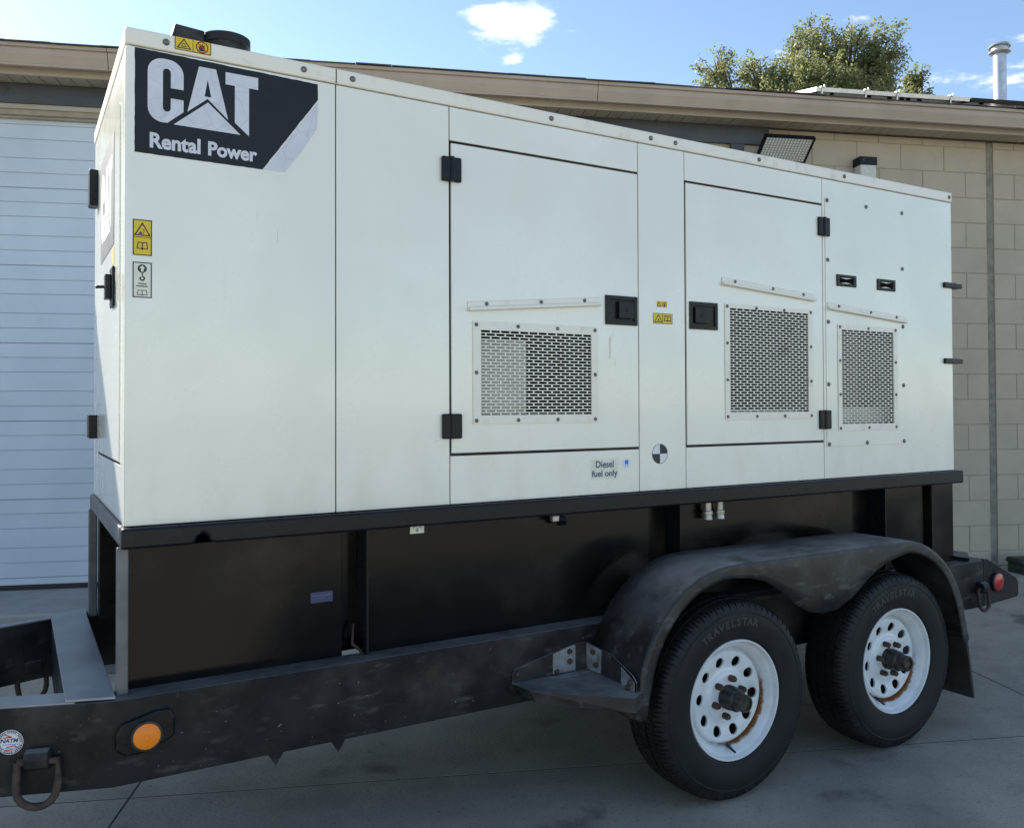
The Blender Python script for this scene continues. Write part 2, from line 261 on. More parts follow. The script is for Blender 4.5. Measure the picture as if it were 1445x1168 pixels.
# ------------------------------------------------------------------ mesh helpers
class MB:
    def __init__(s): s.v = []; s.f = []
    def add(s, vs, fs):
        k = len(s.v); s.v += [tuple(p) for p in vs]; s.f += [tuple(i+k for i in q) for q in fs]; return s
    def box(s, x0, x1, y0, y1, z0, z1):
        v = [(x, y, z) for x in (x0, x1) for y in (y0, y1) for z in (z0, z1)]
        return s.add(v, [(0, 1, 3, 2), (4, 6, 7, 5), (0, 4, 5, 1), (2, 3, 7, 6), (0, 2, 6, 4), (1, 5, 7, 3)])
    def obox(s, o, a, b, c):  # oriented box: corner o, edge vectors a, b, c
        o, a, b, c = Vector(o), Vector(a), Vector(b), Vector(c)
        v = [o+a*i+b*j+c*k for i in (0, 1) for j in (0, 1) for k in (0, 1)]
        return s.add(v, [(0, 1, 3, 2), (4, 6, 7, 5), (0, 4, 5, 1), (2, 3, 7, 6), (0, 2, 6, 4), (1, 5, 7, 3)])
    def prism(s, pts, fn0, fn1):  # polygon pts (2D), two maps to 3D
        n = len(pts); v = [fn0(p) for p in pts]+[fn1(p) for p in pts]
        return s.add(v, [tuple(range(n)), tuple(range(2*n-1, n-1, -1))]+[(i, i+n, (i+1) % n+n, (i+1) % n) for i in range(n)])
    def xz(s, pts, y0, y1): return s.prism(pts, lambda p: (p[0], y0, p[1]), lambda p: (p[0], y1, p[1]))
    def yz(s, pts, x0, x1): return s.prism(pts, lambda p: (x0, p[0], p[1]), lambda p: (x1, p[0], p[1]))
    def xy(s, pts, z0, z1): return s.prism(pts, lambda p: (p[0], p[1], z0), lambda p: (p[0], p[1], z1))
    def flat(s, pts, fn): return s.add([fn(p) for p in pts], [tuple(range(len(pts)))])
    def lathe(s, prof, n=48, axis='Y', o=(0, 0, 0), closed=False, disp=None, angs=None):
        o = Vector(o); vs = []; m = len(prof)
        if angs: n = len(angs)
        for i in range(n):
            a = angs[i] if angs else 2*math.pi*i/n; c, d = math.cos(a), math.sin(a)
            for j, (r, h) in enumerate(prof):
                if disp: r = disp(i, j, r, h)
                vs.append(o+(Vector((r*c, h, r*d)) if axis == 'Y' else Vector((r*c, r*d, h)) if axis == 'Z' else Vector((h, r*c, r*d))))
        fs = []
        for i in range(n):
            k = (i+1) % n
            for j in range(m if closed else m-1):
                l = (j+1) % m; fs.append((i*m+j, i*m+l, k*m+l, k*m+j))
        return s.add(vs, fs)
    def disc(s, r, h, n=24, axis='Y', o=(0, 0, 0)):
        o = Vector(o); vs = []
        for i in range(n):
            c, d = r*math.cos(2*math.pi*i/n), r*math.sin(2*math.pi*i/n)
            vs.append(o+(Vector((c, h, d)) if axis == 'Y' else Vector((c, d, h)) if axis == 'Z' else Vector((h, c, d))))
        return s.add(vs, [tuple(range(n))])
    def tube(s, path, rad, n=10, caps=True):
        path = [Vector(p) for p in path]; rings = []
        rads = rad if isinstance(rad, (list, tuple)) else [rad]*len(path)
        up = Vector((0.123, 0.456, 0.88)).normalized()
        for i, p in enumerate(path):
            t = (path[min(i+1, len(path)-1)]-path[max(i-1, 0)]).normalized()
            a = t.cross(up).normalized(); b = t.cross(a)
            rings.append([p+(a*math.cos(2*math.pi*k/n)+b*math.sin(2*math.pi*k/n))*rads[i] for k in range(n)])
        fs = []
        for i in range(len(path)-1):
            for k in range(n): fs.append((i*n+k, i*n+(k+1) % n, (i+1)*n+(k+1) % n, (i+1)*n+k))
        if caps: fs += [tuple(range(n)), tuple(range((len(path)-1)*n, len(path)*n))]
        return s.add([p for r in rings for p in r], fs)
    def mesh(s, name, mat, origin=(0, 0, 0), smooth=None):
        o = Vector(origin); me = bpy.data.meshes.new(name)
        me.from_pydata([tuple(Vector(p)-o) for p in s.v], [], s.f); me.materials.append(MT[mat])
        import bmesh
        bm = bmesh.new(); bm.from_mesh(me); bmesh.ops.recalc_face_normals(bm, faces=bm.faces); bm.to_mesh(me); bm.free()
        if smooth is not None:
            for p in me.polygons: p.use_smooth = True
            me.set_sharp_from_angle(angle=math.radians(smooth))
        return me
    def build(s, name, mat, parent=None, origin=None, bevel=0, smooth=None, seg=2):
        if origin is None:
            xs = [sum(c)/len(s.v) for c in zip(*s.v)]; origin = tuple(xs)
        return put(name, s.mesh(name, mat, origin, smooth), parent, origin, bevel, seg=seg)
def worldpos(o):
    p = Vector((0, 0, 0))
    while o: p += o.location; o = o.parent
    return p
def put(name, me, parent=None, loc=(0, 0, 0), bevel=0, rot=None, seg=2):
    o = bpy.data.objects.new(name, me); COL.objects.link(o)
    o.location = Vector(loc)-(worldpos(parent) if parent else Vector((0, 0, 0)))
    if parent: o.parent = parent
    if rot: o.rotation_euler = rot
    if bevel:
        b = o.modifiers.new('edge', 'BEVEL'); b.width = bevel; b.segments = seg; b.limit_method = 'ANGLE'; b.angle_limit = math.radians(40)
        b.harden_normals = False
    return o
def tag(o, label, cat, group=None, kind=None):
    o['label'] = label; o['category'] = cat
    if group: o['group'] = group
    if kind: o['kind'] = kind
    return o
def thing(name, loc, label, cat, group=None):
    o = bpy.data.objects.new(name, None); COL.objects.link(o); o.location = loc; o.empty_display_size = 0.2
    return tag(o, label, cat, group)
def box(name, mat, parent, x0, x1, y0, y1, z0, z1, bevel=0.0): return MB().box(x0, x1, y0, y1, z0, z1).build(name, mat, parent, bevel=bevel)
def grid_plate(xs, zs, solid, y0, y1):
    m = MB(); nx, nz = len(xs), len(zs); idx = {}
    def vid(i, j, k):
        if (i, j, k) not in idx: idx[(i, j, k)] = len(m.v); m.v.append((xs[i], (y0, y1)[k], zs[j]))
        return idx[(i, j, k)]
    S = lambda i, j: 0 <= i < nx-1 and 0 <= j < nz-1 and solid(i, j)
    for i in range(nx-1):
        for j in range(nz-1):
            if not S(i, j): continue
            for k in (0, 1): m.f.append((vid(i, j, k), vid(i+1, j, k), vid(i+1, j+1, k), vid(i, j+1, k)))
            if not S(i-1, j): m.f.append((vid(i, j, 0), vid(i, j+1, 0), vid(i, j+1, 1), vid(i, j, 1)))
            if not S(i+1, j): m.f.append((vid(i+1, j, 0), vid(i+1, j+1, 0), vid(i+1, j+1, 1), vid(i+1, j, 1)))
            if not S(i, j-1): m.f.append((vid(i, j, 0), vid(i+1, j, 0), vid(i+1, j, 1), vid(i, j, 1)))
            if not S(i, j+1): m.f.append((vid(i, j+1, 0), vid(i+1, j+1, 0), vid(i+1, j+1, 1), vid(i, j+1, 1)))
    return m
def text2d(body, size, bold=0.0, shear=0.0):
    c = bpy.data.curves.new('text', 'FONT'); c.body = body; c.size = size; c.offset = bold; c.shear = shear; c.resolution_u = 4
    o = bpy.data.objects.new('text', c); COL.objects.link(o)
    bpy.context.view_layer.update()
    me = bpy.data.meshes.new_from_object(o.evaluated_get(bpy.context.evaluated_depsgraph_get()))
    v = [(p.co.x, p.co.y) for p in me.vertices]; f = [tuple(p.vertices) for p in me.polygons]
    bpy.data.objects.remove(o); bpy.data.curves.remove(c); bpy.data.meshes.remove(me)
    return v, f
def text_fit(body, x0, x1, z0, z1, fn, bold=0.0, shear=0.0):
    """letters scaled so that their bounds fill x0..x1, z0..z1, mapped to 3D by fn"""
    v, f = text2d(body, 1.0, bold, shear)
    ax, bx = min(p[0] for p in v), max(p[0] for p in v); az, bz = min(p[1] for p in v), max(p[1] for p in v)
    m = MB(); m.add([fn((x0+(p[0]-ax)/(bx-ax)*(x1-x0), z0+(p[1]-az)/(bz-az)*(z1-z0))) for p in v], f); return m
def Yp(y): return lambda p: (p[0], y, p[1])
def ring_pts(cx, cz, rx, rz, n=28, a0=0, a1=2*math.pi): return [(cx+rx*math.cos(a0+(a1-a0)*i/n), cz+rz*math.sin(a0+(a1-a0)*i/n)) for i in range(n+(0 if abs(a1-a0-2*math.pi) < 1e-6 else 1))]
def stroke(m, pts, w, fn, close=True):
    n = len(pts)
    for i in range(n if close else n-1):
        a, b = Vector(pts[i]), Vector(pts[(i+1) % n]); d = (b-a).normalized(); q = Vector((-d.y, d.x))*w/2; e = d*w*0.4
        m.flat([tuple(a-e+q), tuple(b+e+q), tuple(b+e-q), tuple(a-e-q)], fn)

# ------------------------------------------------------------------ building frame (along the wall = s, into the building = d)
P0 = Vector((-0.414, 4.910, 0)); ANG = math.radians(-20.4714)
EB = Vector((math.cos(ANG), math.sin(ANG), 0)); NB = Vector((-EB.y, EB.x, 0))
def bp(s, d, z): return P0+EB*s+NB*d+Vector((0, 0, z))
class BB(MB):
    def bbox(s, s0, s1, d0, d1, z0, z1):
        return s.obox(bp(s0, d0, z0), EB*(s1-s0), NB*(d1-d0), Vector((0, 0, z1-z0)))
    def bprof(s, prof, s0, s1):  # (d,z) polygon swept along the wall
        return s.prism(prof, lambda p: bp(s0, p[0], p[1]), lambda p: bp(s1, p[0], p[1]))
BROT = (0, 0, ANG)
# the yard slabs lie two degrees off the wall
PP = Vector((-0.373, 4.978, 0)); ANGP = math.radians(-22.3265); EP = Vector((math.cos(ANGP), math.sin(ANGP), 0)); NP_ = Vector((-EP.y, EP.x, 0)); PROT = (0, 0, ANGP)
def pp(s, d, z): return PP+EP*s+NP_*d+Vector((0, 0, z))

# ------------------------------------------------------------------ ground and pavement
g = MB().add([(-300, -300, -0.14), (300, -300, -0.14), (300, 300, -0.14), (-300, 300, -0.14)], [(0, 1, 2, 3)]).build('ground', 'ground', origin=(0, 0, -0.14)); g['kind'] = 'structure'
pav = MB().obox(pp(-17, -22, -0.12), EP*41, NP_*20.1, (0, 0, 0.119)).build('pavement', 'joint'); pav['kind'] = 'structure'
def slab_mesh(w, l):
    return MB().box(0, w, 0, l, -0.10, 0).mesh('slab', 'concrete')
SW, SD, GAP = 4.206, 4.1, 0.009
sm = slab_mesh(SW-GAP, SD-GAP); sm2 = slab_mesh(SW-GAP, 1.66)
for i in range(-4, 5):
    s0 = 1.994+i*SW
    for j in range(-4, 1):
        d0 = -3.587+(j-1)*SD+GAP/2 if j < 1 else -3.587
        put('slab', sm, pav, pp(s0+GAP/2, d0, 0), 0, PROT)
    put('slab', sm if s0 > 1.9 else sm2, pav, pp(s0+GAP/2, -3.587+GAP/2, 0.0), 0, PROT)
ap = BB().bbox(-17, 24, -1.92, 0.3, -0.12, -0.016).build('asphalt_strip', 'asphalt'); ap['kind'] = 'structure'
ap = BB().bprof([(0.6, -0.05), (-0.72, -0.05), (-0.72, 0.085), (-0.70, 0.10), (0.6, 0.122)], -3.6, 3.3).build('door_apron', 'apron'); ap['kind'] = 'structure'

# ------------------------------------------------------------------ building
bld = thing('workshop_building', bp(3, 0, 0), 'tan painted block workshop with brown gutter and white sectional door', 'building')
S_L, S_R, ZW = -6.0, 14.0, 3.957
D1A, D1B, D1T = -3.0, 2.6, 3.735      # first door opening
D2A, D2B, D2T = 3.6, 5.91, 3.74      # second opening, hidden behind the generator
CJ = 8.4915                            # control joint in the blockwork
wl_m = BB()
wl_m.bbox(S_L, D1A, 0.006, 0.25, 0, ZW); wl_m.bbox(D1A, D1B, 0.006, 0.25, D1T, ZW); wl_m.bbox(D1B, D2A, 0.006, 0.25, 0, ZW)
wl_m.bbox(D2A, D2B, 0.006, 0.25, D2T, ZW); wl_m.bbox(D2B, CJ-0.037, 0.006, 0.25, 0, ZW); wl_m.bbox(CJ+0.037, S_R, 0.006, 0.25, 0, ZW)
wall = wl_m.build('wall', 'mortar', bld)
BB().bbox(CJ-0.037, CJ+0.037, 0.010, 0.2, 0, ZW-0.003).build('control_joint', 'sealant', bld)
BH, BL = 0.2347, 0.4415
meshes = {}
def block(s0, s1, z0, z1):
    w, h = round(s1-s0, 4), round(z1-z0, 4)
    if (w, h) not in meshes: meshes[(w, h)] = MB().box(0, w, 0, 0.05, 0, h).mesh('block', 'block')
    put('block', meshes[(w, h)], wall, bp(s0, random.uniform(-0.0012, 0.0012), z0), 0.003, BROT, seg=1)
J = 0.0045
for lo, hi, first in ((6.03, CJ-0.037, 0), (CJ+0.037, 11.4, 1)):
    for k in range(18):
        z0, z1 = k*BH-0.0974, min((k+1)*BH-0.0974, ZW-0.002)
        if z1-z0 < 0.03: continue
        if k == 0: z0 = 0.0
        if hi < CJ and k < 0: continue
        s = hi if not first else lo
        edges = [lo]
        t = (hi - (BL/2 if k % 2 else 0)) if not first else (lo+(BL/2 if k % 2 else BL))
        if not first:
            e = []
            while t > lo+0.06: e.append(t); t -= BL
            edges = [lo]+sorted(e)
            if edges[-1] < hi-0.01: edges.append(hi)
        else:
            while t < hi-0.06: edges.append(t); t += BL
            edges.append(hi)
        for a, b in zip(edges[:-1], edges[1:]):
            if not first and z1 < 3.0 and b < 7.2: continue      # behind the generator
            block(a+J/2, b-J/2, z0+J/2, z1-J/2)
# garage door with grooved slats
gd = BB().bbox(D1A+0.02, D1B-0.02, 0.108, 0.165, 0.13, D1T-0.01).build('garage_door', 'doorgap', bld)
BB().bbox(D1A+0.02, D1B-0.02, 0.085, 0.16, 0.112, 0.148).build('bottom_seal', 'seal', gd)
SEC = 0.5995
sl = [0.114, 0.114, 0.1475, 0.112, 0.112]
zz = 0.811-SEC*1+0.0
zz = 0.15
cuts = [0.15]
base = 0.8045
k = 0
slat_meshes = {}
def slat(z0, z1, gap):
    h = round(z1-z0-gap, 4)
    if h not in slat_meshes: slat_meshes[h] = MB().box(0, D1B-D1A-0.06, 0, 0.006, 0, h).mesh('slat', 'door')
    put('slat', slat_meshes[h], gd, bp(D1A+0.03, 0.101, z0), 0.0025, BROT, seg=1)
z = base-SEC*2+0.0
while z < D1T-0.02:
    for i, h in enumerate(sl):
        z0, z1 = z, z+h
        z = z1
        if z1 < 0.17: continue
        z0 = max(z0, 0.15); z1 = min(z1, D1T-0.004)
        if z1-z0 < 0.03: continue
        slat(z0, z1, 0.006 if i == 4 else 0.0025)
tr = BB()
for (d0, z0, z1) in ((0.0, 3.775, 3.812), (0.03, 3.748, 3.775), (0.06, 3.725, 3.748)):
    tr.bbox(D1A-0.05, D1B+0.05, d0-0.012, 0.13, z0, z1-0.001)
tr.build('door_head_trim', 'trim', bld)
BB().bbox(D1A-0.3, D1B+0.3, -0.035, 0.006, 3.812, ZW).build('door_header', 'header', bld)
BB().bbox(D1B-0.01, D1B+0.10, -0.02, 0.14, 0.1, 3.83).build('door_jamb', 'header', bld)
# second opening
BB().bbox(3.3, 6.26, -0.035, 0.006, 3.803, ZW).build('door_header', 'header', bld)
BB().bbox(5.905, 6.025, -0.03, 0.14, 0.0, 3.801).build('door_jamb', 'header', bld)
w2 = BB().bbox(D2A, 5.903, 0.10, 0.13, 0.0, 3.795).build('side_door', 'header', bld)
BB().bbox(D2A+0.1, 5.86, 0.075, 0.10, 3.745, 3.79).build('door_frame', 'seal', w2)
BB().bbox(D2A+0.1, 5.815, 0.09, 0.0985, 2.9, 3.742).build('door_blind', 'trim', w2)
# soffit boards, fascia, gutter, roof
sf = BB().bbox(S_L, S_R, -0.256, 0.05, 3.974, 3.988).build('soffit', 'mortar', bld)
sbm = MB().box(0, 0.104, -0.254, -0.037, 0, 0.013).mesh('soffit_board', 'soffit')
for i in range(118): put('soffit_board', sbm, sf, bp(-1.5+i*0.11, 0, 3.960), 0.002, BROT, seg=1)
BB().bprof([(-0.273, 3.942), (-0.255, 3.942), (-0.255, 4.15), (-0.273, 4.15)], S_L, S_R).build('fascia', 'fascia', bld)
gp = [(-0.274, 3.992), (-0.352, 3.985), (-0.352, 3.972), (-0.380, 3.972), (-0.385, 3.986), (-0.378, 3.996), (-0.402, 4.050), (-0.404, 4.092), (-0.424, 4.096), (-0.424, 4.122), (-0.404, 4.124), (-0.400, 4.106), (-0.30, 4.03), (-0.274, 4.03)]
for a, b in ((S_L, 0.9), (0.904, 4.6), (4.604, 9.3), (9.304, S_R)):
    BB().bprof(gp, a, b).build('gutter', 'gutter', bld, bevel=0.002)
SLOPE = 0.25
def zr(d): return 4.128+(d+0.43)*SLOPE
roof = BB().bprof([(-0.40, zr(-0.40)-0.012), (4.2, zr(4.2)-0.012), (8.8, zr(-0.40)-0.012), (8.8, zr(-0.4)-0.12), (-0.254, 4.04), (-0.254, 4.06)], S_L, S_R).build('roof', 'shingle', bld)
BB().bbox(S_L, S_R, 8.0, 8.25, 0, 3.96).build('back_wall', 'mortar', bld)
for s0, s1 in ((S_L, S_L+0.2), (S_R-0.2, S_R)):
    BB().bprof([(0.25, 0), (8.0, 0), (8.0, 3.96), (4.2, 5.1), (0.25, 4.1)], s0, s1).build('end_wall', 'mortar', bld)
shm = [MB().obox((0, 0, 0), (w, 0, 0), (0, 0.34, 0.34*SLOPE), (0, -0.002, 0.009)).mesh('shingle', 'shingle') for w in (0.30, 0.33, 0.27)]
s = -2.5; i = 0
while s < 11.5:
    w = (0.30, 0.33, 0.27)[i % 3]
    put('shingle', shm[i % 3], roof, bp(s, -0.437+random.uniform(-0.012, 0.008), zr(-0.437)-0.006+random.uniform(-0.002, 0.006)), 0, (random.uniform(-0.01, 0.012), random.uniform(-0.012, 0.012), ANG))
    s += w+0.003; i += 1

# solar panels, flue, lamps on the building
def solar(s0, s1, mat, label, feet, clamps):
    d0 = 0.30; z0 = zr(d0)+0.135; L = 1.66
    o = thing('solar_panel', bp((s0+s1)/2, d0+L/2, zr(d0+L/2)), label, 'solar panel')
    V = NB+Vector((0, 0, SLOPE)); V = V.normalized(); Nn = (Vector((0, 0, 1))-NB*SLOPE).normalized()
    P = lambda s_, l, h: bp(s_, d0, z0)+V*l+Nn*h
    m = MB()
    for (a, b, l0, l1) in ((s0, s1, 0, 0.035), (s0, s1, L-0.035, L), (s0, s0+0.035, 0.035, L-0.035), (s1-0.035, s1, 0.035, L-0.035)):
        m.obox(P(a, l0, 0), EB*(b-a), V*(l1-l0), Nn*0.038)
    m.build('frame', mat, o)
    MB().obox(P(s0+0.03, 0.03, 0.012), EB*(s1-s0-0.06), V*(L-0.06), Nn*0.02).build('cell_sheet', 'cell', o)
    for f in feet:
        for l in (0.22, 1.3): MB().obox(P(f, l, -0.14), EB*0.03, V*0.05, Nn*0.14).build('foot', 'dark', o)
    for l in (0.20, 1.28): MB().obox(P(s0-0.0, l, -0.035), EB*(s1-s0), V*0.04, Nn*0.033).build('rail', 'dark', o)
    for c in clamps:
        MB().obox(P(c, -0.012, -0.07), EB*0.014, V*0.010, Nn*0.10).obox(P(c-0.01, -0.014, 0.039), EB*0.045, V*0.035, Nn*0.008).obox(P(c+0.018, -0.012, 0.03), EB*0.011, V*0.012, Nn*0.034).build('clamp', 'alu', o)
    return o
solar(6.90, 8.517, 'alu', 'silver framed solar panel with four bright clamps on its lower edge', (7.05, 7.55, 7.75, 8.2, 8.45), (6.95, 7.40, 7.73, 8.30))
solar(8.535, 10.15, 'blackplast', 'black framed solar panel in front of the metal flue pipe', (8.60, 8.68, 8.82, 9.6), ())
fs, fd = 10.31, 2.1
fl = thing('flue_pipe', bp(fs, fd, zr(fd)), 'galvanised metal flue pipe with round rain cap on the roof', 'flue pipe')
zb, zt = zr(fd)-0.03, 5.83
MB().lathe([(0.073, zb), (0.073, zt-0.05)], 28, 'Z', bp(fs, fd, 0)).build('pipe', 'pipe', fl, smooth=50)
MB().lathe([(0.19, zb), (0.19, zb+0.03), (0.10, zb+0.38), (0.075, zb+0.39)], 28, 'Z', bp(fs, fd, 0)).build('flashing', 'alu', fl, smooth=30)
cp = MB().lathe([(0.073, zt-0.08), (0.122, zt-0.055), (0.126, zt-0.045), (0.085, zt-0.04)], 28, 'Z', bp(fs, fd, 0)).lathe([(0.095, zt-0.04), (0.095, zt+0.015)], 28, 'Z', bp(fs, fd, 0))
cp.lathe([(0.122, zt+0.012), (0.127, zt+0.022), (0.105, zt+0.045), (0.001, zt+0.055)], 28, 'Z', bp(fs, fd, 0)).build('cap', 'pipe', fl, smooth=30)

fl2 = thing('flood_light', bp(6.3, 0, 3.7), 'black framed flood light with a grid of small bulbs, tilted on the block wall', 'flood light')
# housing: a flat tilted tray, face towards the yard
FA, FB_ = math.radians(52), 0.0
hN = -NB*math.cos(FB_)+EB*math.sin(FB_); uD = EB*math.cos(FB_)+NB*math.sin(FB_); vD = Vector((0, 0, 1))*math.cos(FA)+hN*math.sin(FA)
A0 = bp(6.105, -0.085, 3.640); A1 = A0+uD*0.465; B0 = A0+vD*0.262
nrm = (A1-A0).cross(B0-A0).normalized()
if nrm.dot(CAM-A0) < 0: nrm = -nrm
def quad(a, u, v, h): return a+(A1-A0)*u+(B0-A0)*v+nrm*h
def qbox(m, u0, u1, v0, v1, h0, h1):
    v = [quad(A0, u, w, h) for u in (u0, u1) for w in (v0, v1) for h in (h0, h1)]
    return m.add(v, [(0, 1, 3, 2), (4, 6, 7, 5), (0, 4, 5, 1), (2, 3, 7, 6), (0, 2, 6, 4), (1, 5, 7, 3)])
qbox(MB(), 0, 1, 0, 1, -0.035, -0.008).build('housing', 'blackplast', fl2, bevel=0.004)
fm = MB(); qbox(fm, 0, 1, 0, 0.05, -0.0075, 0.004); qbox(fm, 0, 1, 0.95, 1, -0.0075, 0.004); qbox(fm, 0, 0.035, 0.05, 0.95, -0.0075, 0.004); qbox(fm, 0.965, 1, 0.05, 0.95, -0.0075, 0.004)
fm.build('rim', 'blackplast', fl2)
qbox(MB(), 0.035, 0.965, 0.05, 0.95, -0.0075, -0.003).build('lens', 'ledlens', fl2)
lm = MB()
for i in range(15):
    for j in range(9):
        u, v = 0.07+i*0.0614, 0.11+j*0.0975
        qbox(lm, u-0.014, u+0.014, v-0.022, v+0.022, -0.0028, 0.0005)
lm.build('led_grid', 'led', fl2)['kind'] = 'stuff'
bk = MB(); bk.tube([bp(6.2, -0.16, 3.73), bp(6.2, 0.0, 3.73)], 0.012); bk.tube([bp(6.42, -0.16, 3.73), bp(6.42, 0.0, 3.73)], 0.012); bk.tube([bp(6.2, -0.008, 3.73), bp(6.42, -0.008, 3.73)], 0.014)
bk.build('bracket', 'blackplast', fl2)

wlamp = thing('wall_lantern', bp(7.06, 0, 3.45), 'black topped wall lantern with pebbled glass body on the block wall', 'wall lamp')
BB().bbox(7.085, 7.257, -0.125, 0.0, 3.648, 3.722).build('cap', 'blackplast', wlamp, bevel=0.006)
BB().bbox(7.095, 7.248, -0.118, -0.01, 3.40, 3.6485).build('glass_body', 'lantern_glass', wlamp, bevel=0.006)
BB().bbox(7.09, 7.252, -0.122, 0.0, 3.38, 3.40).build('bottom_rim', 'blackplast', wlamp)
MB().lathe([(0.001, -0.130), (0.006, -0.129), (0.006, -0.124)], 10, 'Y', (0, 0, 0)).build('screw', 'screw', None, origin=(0, 0, 0))
so = bpy.data.objects['screw']; so.location = bp(7.12, 0, 3.69)-worldpos(wlamp); so.parent = wlamp; so.rotation_euler = BROT

bt = thing('bait_box', bp(8.62, -0.35, 0), 'low dark green plastic box on the ground against the block wall', 'box')
BB().bprof([(-0.50, -0.016), (-0.24, -0.016), (-0.24, 0.085), (-0.465, 0.085)], 8.42, 8.86).build('tray', 'greenbox', bt, bevel=0.02)
BB().bprof([(-0.475, 0.083), (-0.235, 0.083), (-0.25, 0.132), (-0.44, 0.132)], 8.405, 8.875).build('lid', 'greenbox', bt, bevel=0.015)

# ------------------------------------------------------------------ generator
W = 1.146; ZB, ZC, ZT = 1.152, 2.570, 2.622; LEN = 3.978
gen = thing('generator', (2.0, W/2, 0.668), 'white box generator with black logo decal, carried by the black trailer', 'generator')
G = 0.0035
def panel(name, x0, x1, z0, z1, y0=0.0, y1=0.008): return box(name, 'white', gen, x0+G/2, x1-G/2, y0, y1, z0+G/2, z1-G/2, 0.002)
panel('side_panel', 0.0, 0.631, ZB, ZC); panel('side_panel', 0.631, 1.045, ZB, ZC)
panel('upper_panel', 1.045, 1.888, 2.447, ZC); panel('lower_panel', 1.045, 1.888, ZB, 1.326)
panel('pillar_panel', 1.888, 2.134, ZB, ZC)
panel('upper_panel', 2.134, 2.979, 2.447, ZC); panel('lower_panel', 2.134, 2.979, ZB, 1.326)
HO = {1: (1.150, 1.666, 1.452, 1.792), 2: (2.366, 2.886, 1.454, 1.932), 3: (3.086, 3.496, 1.392, 1.868)}
def holed(x0, x1, z0, z1, h, y0, y1): return grid_plate([x0, h[0], h[1], x1], [z0, h[2], h[3], z1], lambda i, j: not (i == 1 and j == 1), y0, y1)
rear = holed(2.979+G/2, LEN, ZB+G/2, ZC-G/2, HO[3], 0, 0.008).build('rear_side_panel', 'white', gen, bevel=0.002)
# door leaves stand slightly proud, with a wider gap at head and sill
door1 = holed(1.051, 1.884, 1.334, 2.439, HO[1], -0.003, 0.008).build('door', 'white', gen, bevel=0.003)
door2 = holed(2.140, 2.974, 1.334, 2.439, HO[2], -0.003, 0.008).build('door', 'white', gen, bevel=0.003)
acc = holed(2.996, 3.577, 1.303, 2.480, HO[3], -0.0035, -0.0005).build('access_panel', 'white', gen, bevel=0.001)
liner = grid_plate([0.02, HO[1][0], HO[1][1], HO[2][0], HO[2][1], HO[3][0], HO[3][1], 3.96], [ZB, 1.392, 1.452, 1.454, 1.792, 1.868, 1.932, 2.6],
    lambda i, j: not ((i == 1 and 2 <= j <= 3) or (i == 3 and 3 <= j <= 5) or (i == 5 and 1 <= j <= 4)), 0.0095, 0.013)
liner.build('inner_frame', 'liner', gen)
box('dark_bay_core', 'dark', gen, 0.04, 3.94, 0.16, W-0.03, ZB+0.02, 2.59)  # solid black core paints the unlit inside behind gaps and grilles
box('bay_floor', 'inner', gen, 0.04, 3.94, 0.014, 0.159, ZB, ZB+0.02)
box('bay_panel', 'inner', gen, 1.06, 1.394, 0.06, 0.075, 1.2, 1.752)
box('bay_duct', 'inner', gen, 1.06, 1.9, 0.04, 0.058, 1.2, 1.472)
box('bay_duct', 'inner', gen, 2.2, 2.95, 0.05, 0.07, 1.2, 1.482)
box('bay_duct', 'inner', gen, 3.03, 3.56, 0.08, 0.10, 1.2, 1.486)
box('radiator', 'redbrown', gen, 3.03, 3.36, 0.11, 0.14, 1.487, 1.95)
# far side, ends and roof
box('far_side_panel', 'white', gen, 0.0, LEN, W-0.008, W, ZB+G/2, ZC-G/2, 0.002)
box('rear_end_panel', 'white', gen, LEN-0.008, LEN-0.0005, 0.0085, W-0.0085, ZB+G/2, ZC-G/2)
FE = 0.0
def fpanel(name, y0, y1, z0, z1, x0=0.0, x1=0.008): return box(name, 'white', gen, x0, x1, y0+G/2, y1-G/2, z0+G/2, z1-G/2, 0.002)
fpanel('front_post', 0.0085, 0.055, ZB, ZC, -0.001); fpanel('front_post', 0.055, 0.135, ZB, ZC); fpanel('front_post', 0.985, W-0.0085, ZB, ZC)
fpanel('front_head_panel', 0.135, 0.985, 2.447, ZC); fpanel('front_sill_panel', 0.135, 0.985, ZB, 1.326)
fdoor = box('front_door', 'white', gen, -0.004, 0.008, 0.142, 0.979, 1.334, 2.440, 0.003)
box('front_liner', 'liner', gen, 0.0095, 0.013, 0.02, W-0.02, ZB, 2.6)
cap = MB(); cap.box(-0.004, LEN+0.004, -0.005, W+0.005, ZC+0.0015, ZT)
cap.build('roof_cap', 'white_trim', gen, bevel=0.006)
# front joint split of the roof cap
box('roof_joint', 'liner', gen, 0.6295, 0.6325, -0.0062, -0.004, ZC+0.003, ZT-0.004)

